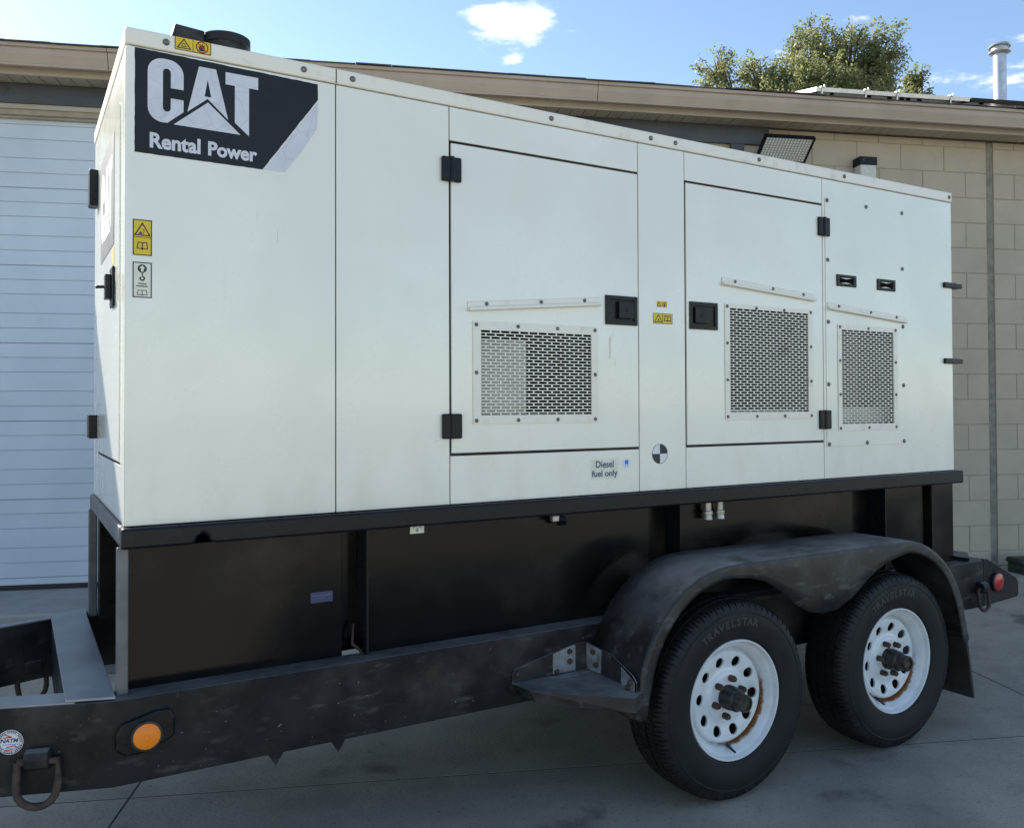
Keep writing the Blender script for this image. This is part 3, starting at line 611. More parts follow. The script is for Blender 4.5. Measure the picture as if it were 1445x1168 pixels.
def screw_mesh(r): return MB().lathe([(r, 0), (r*0.95, -r*0.35), (r*0.6, -r*0.6), (r*0.001, -r*0.68)], 12, 'Y').mesh('screw', 'screw', smooth=60)
SC = screw_mesh(0.0074); SCB = screw_mesh(0.0100)
def screw(x, y, z, parent, big=False): put('screw', SCB if big else SC, parent, (x, y, z))
for x in (0.108, 0.523, 0.687, 1.471, 1.952, 2.083, 2.566, 3.131, 3.956): screw(x, -0.005, 2.596, gen, True)
def grille(h, fr, rows, parent, y):
    """perforated plate: rows of staggered slots between narrow webs, inside a plain border with screws"""
    fx0, fx1, fz0, fz1 = fr; x0, x1, z0, z1 = h
    pz = (z1-z0)/rows; web = pz*0.28; pitch = 0.0415; bw = 0.0050
    n = int(round((x1-x0)/pitch)); pitch = (x1-x0)/n
    xs = {fx0, x0, x1, fx1}; br = {0: [], 1: []}
    for p in (0, 1):
        for k in range(0, n+1):
            c = x0+(k+0.5*p)*pitch
            if x0+0.008 < c < x1-0.008: br[p].append((c-bw/2, c+bw/2)); xs |= {c-bw/2, c+bw/2}
    xs = sorted(xs); zs = [fz0, z0]
    for r in range(rows): zs += [z0+r*pz+web/2, z0+(r+1)*pz-web/2]
    zs += [z1, fz1]; zs = sorted(set(round(q, 6) for q in zs))
    def solid(i, j):
        c = (xs[i]+xs[i+1])/2; zc_ = (zs[j]+zs[j+1])/2
        if c < x0 or c > x1 or zc_ < z0 or zc_ > z1: return True
        t = (zc_-z0)/pz; r = int(t); f = (t-r)*pz
        if f < web/2 or f > pz-web/2: return True
        return any(a < c < b for a, b in br[r % 2])
    gr = grid_plate(xs, zs, solid, y-0.004, y).build('vent_grille', 'white_trim', parent)
    return gr
def ring_screws(fr, nx, nz, y, parent):
    x0, x1, z0, z1 = fr[0]+0.013, fr[1]-0.013, fr[2]+0.013, fr[3]-0.013
    for i in range(nx):
        t = x0+(x1-x0)*i/(nx-1); screw(t, y, z0, parent); screw(t, y, z1, parent)
    for j in range(1, nz-1):
        t = z0+(z1-z0)*j/(nz-1); screw(x0, y, t, parent); screw(x1, y, t, parent)
F1, F2, F3 = (1.134, 1.680, 1.436, 1.808), (2.352, 2.900, 1.438, 1.942), (3.073, 3.511, 1.376, 1.884)
grille((1.166, 1.650, 1.466, 1.778), F1, 27, door1, -0.0035); ring_screws(F1, 4, 3, -0.0073, door1)
grille((2.381, 2.870, 1.468, 1.924), F2, 39, door2, -0.0035); ring_screws(F2, 4, 4, -0.0073, door2)
grille((3.099, 3.482, 1.407, 1.860), F3, 39, acc, -0.0040); ring_screws(F3, 3, 4, -0.0078, acc)
for x, z in ((3.009, 2.467), (3.289, 2.468), (3.563, 2.467), (3.010, 2.185), (3.562, 2.185), (3.010, 1.892), (3.562, 1.893), (3.009, 1.597), (3.562, 1.597), (3.010, 1.315), (3.281, 1.316), (3.562, 1.317)):
    screw(x, -0.0034, z, acc, True)
def drip(xa, za, xb, zb_, parent, y):
    # Z-section rail: flange against the door, lip at its foot
    d = Vector((xb-xa, 0, zb_-za)); n = Vector((-d.z, 0, d.x)).normalized()
    m = MB(); a = Vector((xa, y, za))
    m.obox(a, d, Vector((0, -0.006, 0)), n*0.034)
    m.obox(a+Vector((0, -0.0061, 0)), d, Vector((0, -0.014, 0)), n*0.0125)
    r = m.build('drip_rail', 'white_trim', parent, bevel=0.003)
    for t in (0.13, 0.53, 0.87):
        p = a+d*t+n*0.023; screw(p.x, y-0.006, p.z, parent)
drip(1.115, 1.842, 1.695, 1.893, door1, -0.003); drip(2.335, 2.021, 2.912, 1.981, door2, -0.003); drip(3.002, 1.951, 3.580, 1.909, acc, -0.0035)
def hinge(x, z, parent, w=0.076, h=0.088):
    m = MB()
    m.box(x-w/2, x-0.004, -0.016, -0.0005, z-h/2, z+h/2); m.box(x+0.004, x+w/2, -0.016, -0.0032, z-h/2, z+h/2)
    o = m.build('hinge', 'blackplast', parent, bevel=0.005)
    MB().lathe([(0.0001, -h/2), (0.0095, -h/2), (0.0095, h/2), (0.0001, h/2)], 16, 'Z', (x, -0.014, z)).build('knuckle', 'blackplast', gen if parent is gen else parent, smooth=40)
hinge(1.0495, 2.342, door1); hinge(1.0495, 1.430, door1); hinge(2.980, 2.338, door2); hinge(2.978, 1.431, door2)
def latch(x0, x1, z0, z1, parent, y, flip):
    m = MB(); b = 0.016
    m.box(x0, x1, y-0.007, y, z0, z0+b); m.box(x0, x1, y-0.007, y, z1-b, z1); m.box(x0, x0+b, y-0.007, y, z0+b, z1-b); m.box(x1-b, x1, y-0.007, y, z0+b, z1-b)
    m.box(x0+b, x1-b, y-0.0012, y, z0+b, z1-b)
    m.build('latch_plate', 'blackplast', parent, bevel=0.004)
    w = (x1-x0-2*b)
    px0 = x0+b+w*0.34 if flip else x0+b+0.006
    p = MB(); p.xz([(px0, z0+b+0.01), (px0+w*0.6, z0+b+0.01), (px0+w*0.6, z1-b-0.006), (px0, z1-b-0.006)], y-0.016, y-0.0014)
    p.box(px0+w*0.26, px0+w*0.33, y-0.018, y-0.0155, (z0+z1)/2-0.006, (z0+z1)/2+0.006)
    p.build('latch_handle', 'blackplast', parent, bevel=0.004)
latch(1.719, 1.876, 1.822, 1.938, door1, -0.003, True); latch(2.153, 2.309, 1.822, 1.938, door2, -0.003, False)
def cup(x0, x1, z0, z1, y):
    m = grid_plate([x0, x0+0.022, x1-0.022, x1], [z0, z0+0.014, z1-0.014, z1], lambda i, j: not (i == 1 and j == 1), y-0.006, y)
    m.build('lock_cup', 'blackplast', acc, bevel=0.003)
    cx_ = (x0+x1)/2; cz_ = (z0+z1)/2
    MB().xz([(x0+0.022, z0+0.014), (cx_, z0+0.020), (x1-0.022, z0+0.014), (x1-0.022, z1-0.014), (cx_, z1-0.020), (x0+0.022, z1-0.014)], y-0.0015, y).build('cup_pocket', 'dark', acc)
    for a in (x0+0.011, x1-0.011):
        for b in (z0+0.010, z1-0.010): put('rivet', RV, acc, (a, y-0.006, b))
RV = screw_mesh(0.004)
cup(3.068, 3.209, 2.066, 2.122, -0.0035); cup(3.363, 3.503, 2.065, 2.122, -0.0035)
for z in (2.128, 1.728):
    MB().xz(ring_pts(3.995, z, 0.066, 0.0135, 20), 0.02, 0.06).box(3.90, 4.0, -0.014, 0.02, z-0.014, z+0.014).box(3.99, 4.052, -0.012, 0.045, z-0.012, z+0.012).build('rear_latch', 'blackplast', gen, bevel=0.003)
# front door fittings
for z in (2.352, 1.428):
    MB().box(-0.034, -0.0005, 0.94, 1.025, z-0.07 if z > 2 else z-0.045, z+0.07 if z > 2 else z+0.045).build('hinge', 'blackplast', gen, bevel=0.006)
fh = MB().box(-0.012, -0.0042, 0.27, 0.36, 1.825, 1.955).build('latch_plate', 'blackplast', fdoor, bevel=0.004)
MB().box(-0.03, -0.0125, 0.29, 0.34, 1.85, 1.93).tube([(-0.028, 0.315, 1.89), (-0.055, 0.33, 1.89)], 0.005).build('latch_handle', 'blackplast', fdoor, bevel=0.003)
# logo decal
def Xp(k, yc, zc_, x):  # letters read from in front of the trailer
    return lambda p: (x, yc-(p[0]-0.218)*k, zc_+(p[1]-2.449)*k)
def arc(cx, cz, r, a0, a1, n=6): return [(cx+r*math.cos(math.radians(a0+(a1-a0)*i/n)), cz+r*math.sin(math.radians(a0+(a1-a0)*i/n))) for i in range(n+1)]
C_ = [(0.158, 2.461), (0.122, 2.461)]+arc(0.111, 2.507, 0.011, 0, 180, 6)+arc(0.111, 2.399, 0.011, 180, 360, 6)+[(0.122, 2.430), (0.158, 2.430), (0.158, 2.394), (0.113, 2.355), (0.100, 2.354)]+arc(0.100, 2.396, 0.042, 270, 180, 6)+arc(0.100, 2.504, 0.042, 180, 90, 6)+arc(0.116, 2.504, 0.042, 90, 0, 6)
A_l = [(0.202, 2.543), (0.2275, 2.543), (0.2275, 2.507), (0.2185, 2.4535), (0.2275, 2.4535), (0.2275, 2.4475), (0.169, 2.398)]
A_r = [(0.252, 2.543), (0.2275, 2.543), (0.2275, 2.507), (0.2380, 2.4535), (0.2275, 2.4535), (0.2275, 2.4475), (0.288, 2.3925)]
TRI = [(0.2285, 2.4365), (0.130, 2.353), (0.325, 2.352)]
T_ = [(0.280, 2.541), (0.379, 2.541), (0.379, 2.503), (0.351, 2.503), (0.351, 2.3515), (0.308, 2.387), (0.308, 2.503), (0.280, 2.503)]
def rag(pts, step, amp, seed):
    r = random.Random(seed); out = []
    for i, a in enumerate(pts):
        b = pts[(i+1) % len(pts)]; n = max(1, int(math.dist(a, b)/step)); out.append(a)
        for k in range(1, n): out.append((a[0]+(b[0]-a[0])*k/n+r.uniform(-amp, amp), a[1]+(b[1]-a[1])*k/n+r.uniform(-amp, amp)))
    return out
dec = MB().flat(rag([(0.023, 2.5655), (0.570, 2.558), (0.571, 2.506), (0.393, 2.253), (0.023, 2.255)], 0.014, 0.0007, 3), Yp(-0.0008)).build('logo_decal', 'decal_black', gen)
MB().flat([(0.5715, 2.500), (0.568, 2.411), (0.52, 2.333), (0.464, 2.254), (0.398, 2.2535)], Yp(-0.0008)).build('decal_corner', 'decal_white', dec)
lg = MB()
for poly in (C_, A_l, A_r, TRI, T_): lg.flat(poly, Yp(-0.0016))
lg.build('logo_letters', 'decal_white', dec)
text_fit('Rental', 0.064, 0.207, 2.273, 2.320, Yp(-0.0016), 0.036).build('lettering', 'decal_white', dec)
pw = text_fit('Power', 0.229, 0.376, 2.273, 2.318, Yp(-0.0016), 0.036).build('lettering', 'decal_white', dec)
fdec = MB().flat([(-0.0052, 0.795, 2.40), (-0.0052, 0.795, 2.03), (-0.0052, 0.30, 2.03), (-0.0052, 0.30, 2.40)], lambda p: p).build('logo_decal', 'decal_grey', fdoor)
flg = MB()
for poly in (C_, A_l, A_r, TRI, T_): flg.flat(poly, Xp(1.28, 0.55, 2.215, -0.0060))
flg.build('logo_letters', 'stkwhite', fdoor)
MB().flat([(0.30, 2.02), (0.36, 2.02), (0.36, 1.965), (0.30, 1.965)], lambda p: (-0.0048, p[0], p[1])).build('warning_sticker', 'yellow', fdoor)
# stickers
def sticker(name, mat, x0, x1, z0, z1, y, border=0.0022, parent=None):
    o = MB().flat([(x0, z0), (x1, z0), (x1, z1), (x0, z1)], Yp(y)).build(name, mat, parent or gen)
    if border:
        m = MB(); e = border/2; stroke(m, [(x0+e, z0+e), (x1-e, z0+e), (x1-e, z1-e), (x0+e, z1-e)], border, Yp(y-0.0004)); m.build('sticker_border', 'ink', o)
    return o
def tri_sign(m, cx_, z0, z1, w, t, y): stroke(m, [(cx_-w/2, z0), (cx_+w/2, z0), (cx_, z1)], t, Yp(y))
def book(m, cx_, z0, w, h, t, y):
    stroke(m, [(cx_-w/2, z0+h*0.12), (cx_-w*0.1, z0+h*0.12), (cx_, z0), (cx_+w*0.1, z0+h*0.12), (cx_+w/2, z0+h*0.12), (cx_+w*0.42, z0+h), (cx_+w*0.1, z0+h), (cx_, z0+h*0.85), (cx_-w*0.1, z0+h), (cx_-w*0.42, z0+h)], t, Yp(y))
    stroke(m, [(cx_, z0), (cx_, z0+h*0.85)], t, Yp(y), False)
y0_ = -0.0062
st = sticker('warning_sticker', 'yellow', 0.132, 0.236, 2.581, 2.6215, y0_, 0.0022)
m = MB(); tri_sign(m, 0.158, 2.588, 2.615, 0.037, 0.003, y0_-0.0005); stroke(m, [(0.184, 2.582), (0.184, 2.620)], 0.0015, Yp(y0_-0.0005), False)
m.flat([(0.150, 2.592), (0.166, 2.592), (0.166, 2.595), (0.150, 2.595)], Yp(y0_-0.0005)); m.flat([(0.152, 2.597), (0.158, 2.601), (0.164, 2.597), (0.164, 2.599), (0.158, 2.604), (0.152, 2.600)], Yp(y0_-0.0005))
m.flat([(0.203, 2.589), (0.216, 2.589), (0.218, 2.600), (0.217, 2.609), (0.213, 2.606), (0.211, 2.613), (0.208, 2.606), (0.205, 2.611), (0.203, 2.602), (0.199, 2.604)], Yp(y0_-0.0005)); m.build('pictogram', 'ink', st)
m = MB(); stroke(m, ring_pts(0.210, 2.601, 0.0165, 0.0165, 24), 0.003, Yp(y0_-0.0008)); stroke(m, [(0.199, 2.612), (0.221, 2.590)], 0.003, Yp(y0_-0.0008), False); m.build('prohibition_ring', 'inkred', st)
y0_ = -0.0009
st = sticker('warning_sticker', 'yellow', 0.019, 0.071, 1.950, 2.056, y0_, 0.0030)
m = MB(); tri_sign(m, 0.045, 2.010, 2.045, 0.040, 0.0035, y0_-0.0005); stroke(m, [(0.022, 2.004), (0.068, 2.004)], 0.0018, Yp(y0_-0.0005), False); book(m, 0.045, 1.968, 0.028, 0.020, 0.0026, y0_-0.0005)
m.flat([(0.034, 2.013), (0.046, 2.013), (0.040, 2.022)], Yp(y0_-0.0005)); stroke(m, [(0.048, 2.014), (0.050, 2.026), (0.043, 2.028)], 0.0016, Yp(y0_-0.0005), False); m.build('pictogram', 'ink', st)
st = sticker('lifting_sticker', 'sticker', 0.019, 0.071, 1.825, 1.930, y0_, 0.0030)
m = MB(); m.flat(ring_pts(0.045, 1.911, 0.0125, 0.0125, 24), Yp(y0_-0.0005))
m.box(0.0437, 0.0463, y0_-0.0008, y0_-0.0004, 1.886, 1.899); stroke(m, ring_pts(0.045, 1.882, 0.0055, 0.0055, 14, math.radians(150), math.radians(430)), 0.0035, Yp(y0_-0.0005), False); book(m, 0.045, 1.832, 0.027, 0.015, 0.0018, y0_-0.0005)
m.build('pictogram', 'ink', st)
MB().flat([(0.045, 1.9205), (0.0535, 1.912), (0.0485, 1.912), (0.0485, 1.902), (0.0415, 1.902), (0.0415, 1.912), (0.0365, 1.912)], Yp(y0_-0.0012)).build('arrow', 'sticker', st)
for a, b, c, d in ((0.034, 0.056, 1.8645, 1.8685), (0.029, 0.061, 1.8570, 1.8610)):
    m = MB(); r = random.Random(a)
    x = a
    while x < b: w = r.uniform(0.001, 0.0028); m.flat([(x, c), (x+w, c), (x+w, d), (x, d)], Yp(y0_-0.0005)); x += w+0.0009
    m.build('fine_print', 'ink', st)
st = sticker('warning_sticker', 'yellow', 1.962, 2.064, 1.837, 1.880, y0_, 0.0018)
m = MB(); tri_sign(m, 1.989, 1.844, 1.873, 0.040, 0.003, y0_-0.0005); stroke(m, [(2.012, 1.839), (2.012, 1.878)], 0.0015, Yp(y0_-0.0005), False); book(m, 2.038, 1.848, 0.036, 0.022, 0.003, y0_-0.0005); m.flat([(1.983, 1.849), (1.993, 1.849), (1.991, 1.858)], Yp(y0_-0.0005)); m.build('pictogram', 'ink', st)
st = sticker('warning_sticker', 'yellow', 1.982, 2.036, 1.906, 1.930, y0_, 0)
m = MB(); tri_sign(m, 1.993, 1.909, 1.927, 0.020, 0.0028, y0_-0.0005); m.flat([(2.018, 1.910), (2.026, 1.911), (2.024, 1.924), (2.019, 1.921)], Yp(y0_-0.0005)); m.build('pictogram', 'ink', st)
m = MB(); stroke(m, ring_pts(2.0225, 1.9178, 0.010, 0.010, 18), 0.002, Yp(y0_-0.0008)); m.build('prohibition_ring', 'inkred', st)
st = MB().flat(ring_pts(1.993, 1.3025, 0.0405, 0.0405, 40), Yp(y0_)).build('balance_mark', 'stkwhite', gen)
m = MB()
m.flat([(1.993, 1.3025)]+ring_pts(1.993, 1.3025, 0.039, 0.039, 10, 0.22, math.pi/2), Yp(y0_-0.0005)); m.flat([(1.993, 1.3025), (2.032, 1.3025), (2.028, 1.312)], Yp(y0_-0.0005))
m.flat([(1.993, 1.3025)]+ring_pts(1.993, 1.3025, 0.039, 0.039, 10, math.pi, 1.5*math.pi), Yp(y0_-0.0005)); stroke(m, ring_pts(1.993, 1.3025, 0.0398, 0.0398, 40), 0.0016, Yp(y0_-0.0005)); m.build('quadrants', 'ink', st)
st = sticker('fuel_sticker', 'sticker', 1.650, 1.780, 1.212, 1.291, y0_, 0)
text_fit('Diesel', 1.672, 1.758, 1.257, 1.284, Yp(y0_-0.0005), 0.020).build('lettering', 'inkblue', st)
text_fit('fuel only', 1.653, 1.777, 1.2145, 1.2475, Yp(y0_-0.0005), 0.020).build('lettering', 'inkblue', st)
st = MB().flat(ring_pts(1.822, 1.270, 0.020, 0.020, 28), Yp(y0_)).build('round_sticker', 'stkwhite', gen)
MB().flat([(1.813, 1.266), (1.831, 1.266), (1.831, 1.281), (1.826, 1.284), (1.813, 1.281)], Yp(y0_-0.0005)).flat([(1.814, 1.258), (1.819, 1.258), (1.819, 1.262), (1.814, 1.262)], Yp(y0_-0.0005)).flat([(1.824, 1.258), (1.829, 1.258), (1.829, 1.262), (1.824, 1.262)], Yp(y0_-0.0005)).build('pictogram', 'blue', st)
# exhaust outlet on the roof
MB().lathe([(0.074, ZT), (0.074, 2.776), (0.082, 2.778), (0.082, 2.806), (0.070, 2.808), (0.068, 2.75)], 40, 'Z', (0.362, 0.40, 0)).build('exhaust_outlet', 'frame', gen, smooth=40)
MB().xz([(0.135, ZT), (0.187, 2.812), (0.282, 2.806), (0.282, ZT)], 0.36, 0.50).build('exhaust_flap', 'frame', gen, bevel=0.004)
# skid and tank
skid = MB().xz([(-0.012, ZB-0.001), (-0.012, 1.090), (0.180, 1.090), (0.190, 1.096), (0.197, 1.112), (0.213, 1.122), (0.229, 1.112), (0.236, 1.096), (0.246, 1.090), (4.018, 1.086), (4.018, ZB-0.001)], -0.030, 0.026)
skid.build('skid_rail', 'skid', gen, bevel=0.008)
box('skid_rail', 'skid', gen, -0.012, 4.018, W-0.026, W+0.030, 1.088, ZB-0.001, 0.008)
box('skid_end_beam', 'post', gen, -0.012, 0.03, 0.0265, W-0.0265, 1.094, ZB-0.001, 0.004)
box('skid_end_beam', 'skid', gen, 3.96, 4.018, 0.0265, W-0.0265, 1.088, ZB-0.001, 0.004)
box('fuel_tank', 'tank', gen, 0.135, 4.0, 0.11, W-0.11, 0.666, 1.085)
for a, b, y in ((0.012, 0.667, 0.045), (0.746, 1.967, 0.04), (2.115, 3.228, 0.045), (3.436, 3.80, 0.06)):
    box('tank_panel', 'tank', gen, a, b, y, 0.109, 0.666, 1.0855, 0.003)
    box('tank_panel', 'tank', gen, a, b, W-0.109, W-y, 0.666, 1.0855, 0.003)
for a in (0.740, 2.108, 3.430): box('tank_rib', 'skid', gen, a, a+0.0075, 0.012, 0.108, 0.666, 1.0855)
box('tank_end_post', 'tank', gen, 3.83, 4.012, 0.03, 0.108, 0.666, 1.0855, 0.003)
for y in (0.0, W-0.03): box('front_corner_post', 'post', gen, -0.020, 0.0115, y, y+0.03, 0.666, 1.0935, 0.004)
box('front_tank_plate', 'tank', gen, 0.10, 0.134, 0.055, W-0.055, 0.666, 1.0935)
MB().tube([(0.715, 0.08, 0.76), (0.705, 0.05, 0.70), (0.735, 0.05, 0.672)], 0.006).build('drain_pipe', 'rust', gen, smooth=60)
MB().lathe([(0.0001, 0.004), (0.016, 0.004), (0.016, -0.035), (0.022, -0.035), (0.022, -0.05), (0.0001, -0.05)], 20, 'Z', (0, 0, 0)).build('tmp', 'brass', None, origin=(0, 0, 0))
bpy.data.objects.remove(bpy.data.objects['tmp'])
for x in (2.262, 2.330):
    MB().lathe([(0.0001, 1.086), (0.016, 1.086), (0.016, 1.052), (0.022, 1.050), (0.022, 1.034), (0.018, 1.032), (0.021, 1.014), (0.0001, 1.012)], 6 if x == 0 else 20, 'Z', (x, 0.012, 0)).build('drain_fitting', 'brass', gen, smooth=35)
MB().box(1.465, 1.495, -0.014, 0.012, 1.062, 1.0858).build('pipe_fitting', 'brass', gen, bevel=0.004)
MB().lathe([(0.0001, 0), (0.02, 0), (0.02, 0.028), (0.0001, 0.028)], 6, 'X', (1.496, -0.002, 1.064)).build('pipe_plug', 'blackplast', gen)
st = sticker('data_plate', 'sticker', 0.906, 0.962, 1.055, 1.0875, 0.036, 0.0015)
m = MB(); stroke(m, [(0.934, 1.078), (0.934, 1.064)], 0.002, Yp(0.0355), False); stroke(m, [(0.929, 1.069), (0.934, 1.063), (0.939, 1.069)], 0.002, Yp(0.0355), False); stroke(m, [(0.918, 1.075), (0.926, 1.079)], 0.0018, Yp(0.0355), False); stroke(m, [(0.942, 1.079), (0.95, 1.075)], 0.0018, Yp(0.0355), False); m.build('pictogram', 'ink', st)
st = sticker('blue_label', 'inkblue', 0.560, 0.634, 0.855, 0.890, 0.0442, 0)
m = MB(); r = random.Random(5)
for z in (0.877, 0.868):
    x = 0.566 if z > 0.87 else 0.585
    while x < (0.628 if z > 0.87 else 0.61): w = r.uniform(0.002, 0.005); m.flat([(x, z), (x+w, z), (x+w, z+0.004), (x, z+0.004)], Yp(0.0437)); x += w+0.002
m.build('fine_print', 'decal_grey', st)

# ------------------------------------------------------------------ trailer
YC = W/2; YR = 0.05   # rail outer faces at y = -YR and y = 2*YC+YR
trl = thing('tandem_trailer', (2.0, YC, 0.0), 'black steel tandem axle trailer with white wheels under the generator', 'trailer')
ZRB, ZRT = 0.425, 0.668
def mir(y, side): return y if side < 0 else 2*YC-y+0.04
def chan(m, pts_outer, side):
    """C-section along a plan polyline: web on the outside, flanges inwards"""
    pass
for side in (-1, 1):
    m = MB()
    prof = [(-YR, ZRB), (-YR, ZRT), (0.052, ZRT), (0.052, ZRB)] if side < 0 else [(-YR, ZRB+0.02), (-YR, ZRT), (0.0, ZRT), (0.0, ZRB+0.02)]
    # A-frame tongue arm, bent inwards
    ta = math.radians(19.5); tdir = Vector((-math.cos(ta), math.sin(ta), 0)); tn = Vector((math.sin(ta), math.cos(ta), 0))
    base_ = Vector((-0.02, 0, 0))
    def tp(p, l):
        q = Vector((-0.035, -YR, 0))+tdir*l+tn*(p[0]+YR); return Vector((q.x, mir(q.y, side), p[1]))
    m2 = MB()
    n = len(prof)
    vs = [Vector((4.15, mir(p[0], side), p[1])) for p in prof]+[Vector((0.03, mir(p[0], side), p[1])) for p in prof]+[tp(p, 0.0)+Vector((0.02*(p[0]+YR), 0, 0)) for p in prof]+[tp(p, 1.78) for p in prof]
    fs = [tuple(range(n)), tuple(range(3*n, 4*n))]
    for k in (0, 1, 2):
        for i in range(n): fs.append((k*n+i, k*n+(i+1) % n, (k+1)*n+(i+1) % n, (k+1)*n+i))
    m2.add(vs, fs); m2.build('frame_rail', 'frame', trl, bevel=0.004)
    MB().add([tp((-YR+0.004, ZRT+0.0005), 0.10), tp((0.05 if side < 0 else -0.002, ZRT+0.0005), 0.10), tp((0.05 if side < 0 else -0.002, ZRT+0.0005), 1.78), tp((-YR+0.004, ZRT+0.0005), 1.78), tp((-YR+0.004, ZRT+0.004), 0.10), tp((0.05 if side < 0 else -0.002, ZRT+0.004), 0.10), tp((0.05 if side < 0 else -0.002, ZRT+0.004), 1.78), tp((-YR+0.004, ZRT+0.004), 1.78)], [(0, 1, 2, 3), (4, 5, 6, 7), (0, 1, 5, 4), (1, 2, 6, 5), (2, 3, 7, 6), (3, 0, 4, 7)]).build('tongue_pale_strip', 'crossplate', trl)  # added pale strip over each arm, brightens its top edge
MB().xy([(-0.150, -0.006), (-0.026, -0.047), (-0.026, 2*YC+0.085), (-0.150, 2*YC+0.045)], 0.6725, 0.680).build('front_crossmember', 'crossplate', trl, bevel=0.002)
box('crossmember_web', 'frame', trl, -0.148, -0.136, 0.05, 2*YC+0.01, 0.46, 0.672)
for x in (0.6, 1.4, 2.55, 3.4): box('crossmember', 'frame', trl, x, x+0.06, 0.0555, 2*YC-0.0555, 0.55, 0.66, 0.004)
box('rear_crossmember', 'frame', trl, 4.16, 4.24, 0.0, 2*YC, 0.43, 0.66, 0.004)
# rear plates with lamp, rings
def rear_plate(side):
    ys = sorted((mir(-YR-0.006, side), mir(-YR+0.012, side)))
    ys = (mir(-YR-0.0, side), mir(-YR+0.014, side))
    MB().xz([(4.1505, 0.424), (4.1505, 0.676), (4.19, 0.672), (4.455, 0.545), (4.475, 0.52), (4.475, 0.452), (4.46, 0.44)], min(ys), max(ys)).build('rear_side_plate', 'frame', trl, bevel=0.004)
    MB().xz([(3.98, 0.4245), (3.98, 0.45), (4.149, 0.43), (4.149, 0.4245)], min(ys)+0.001, max(ys)).build('rear_gusset', 'frame', trl)
rear_plate(-1); rear_plate(1)
MB().prism([(-0.046, 0.677), (0.20, 0.677), (0.20, 0.690), (-0.046, 0.690)], lambda p: (4.03, p[0], p[1]), lambda p: (4.30, p[0]+0.18, p[1]-0.02)).build('rear_deck_plate', 'frame', trl)
def lamp(name, x, y, z, r, lens, housing):
    l = MB(); n = Vector((0, -1, 0))
    if housing: l.xz(housing, y-0.014, y).build(name, 'blackplast', trl, bevel=0.01)
    else: l.lathe([(0.0001, 0), (r*1.22, 0), (r*1.22, -0.006), (r, -0.008), (0.0001, -0.008)], 32, 'Y', (x, y, z)).build(name, 'blackplast', trl, smooth=40)
    b = [o for o in trl.children][-1]
    yy = y-0.014 if housing else y-0.0078
    MB().lathe([(r*1.08, 0), (r*1.08, -0.006), (r, -0.007), (r, -0.010), (r*0.55, -0.016), (r*0.24, -0.0175), (r*0.22, -0.0155), (0.0001, -0.0155)], 36, 'Y', (x, yy, z)).build('lens', lens, b, smooth=50)
    MB().lathe([(r*1.01, 0.0), (r*1.16, 0.0), (r*1.16, -0.008), (r*1.02, -0.009)], 36, 'Y', (x, yy, z)).build('grommet', 'rubber', b, smooth=40)
lamp('marker_light', 0.053, -YR, 0.560, 0.036, 'amber', [(-0.028, 0.53), (-0.028, 0.575), (-0.012, 0.602), (0.075, 0.625), (0.118, 0.625), (0.130, 0.60), (0.130, 0.545), (0.06, 0.512), (0.0, 0.507)])
lamp('tail_marker_light', 4.262, -YR, 0.546, 0.043, 'redlens', None)
lamp2 = None
def d_ring(c, tdir_, rad, big, bracket=True):
    """forged ring hanging from a welded loop; tdir_ runs along the face it hangs on"""
    t = Vector(tdir_).normalized(); up = Vector((0, 0, 1)); out = Vector((t.y, -t.x, 0))
    c = Vector(c)
    pts = [c+t*(-big*0.5)+up*0.012, c+t*(-big*0.52)+up*-0.045+out*0.006]
    for i in range(9):
        a = math.pi+math.pi*i/8
        pts.append(c+t*(big*0.5*math.cos(a))+up*(-0.062+big*0.46*math.sin(a))+out*0.010)
    pts += [c+t*(big*0.52)+up*-0.045+out*0.006, c+t*(big*0.5)+up*0.012, c+t*(-big*0.5)+up*0.012]
    o = MB().tube(pts, rad, 12).build('tie_down_ring', 'rust', trl, smooth=60)
    m = MB(); vs = []
    prof = [(-0.02, 0.03), (0.0, 0.036), (0.018, 0.030), (0.026, 0.012), (0.020, -0.010), (0.004, -0.022), (-0.02, -0.028)]
    m.prism(prof, lambda p: c+t*(-big*0.30)+out*p[0]+up*(p[1]+0.012), lambda p: c+t*(big*0.30)+out*p[0]+up*(p[1]+0.012))
    m.build('ring_bracket', 'frame', o, bevel=0.004)
ta = math.radians(19.5)
tdv = Vector((math.cos(ta), -math.sin(ta), 0))
fpos = Vector((-0.035, -YR, 0))-tdv*0.185
d_ring(fpos+Vector((-math.sin(ta), -math.cos(ta), 0))*0.02+Vector((0, 0, 0.512)), tdv, 0.0105, 0.102)
d_ring((4.105, -YR-0.022, 0.515), (1, 0, 0), 0.009, 0.085)
fpos2 = Vector((-0.035, 2*YC+YR, 0))-Vector((math.cos(ta), math.sin(ta), 0))*0.14
d_ring(Vector((-0.215, 2*YC-0.015, 0.475)), (math.cos(ta), math.sin(ta), 0), 0.0095, 0.10)
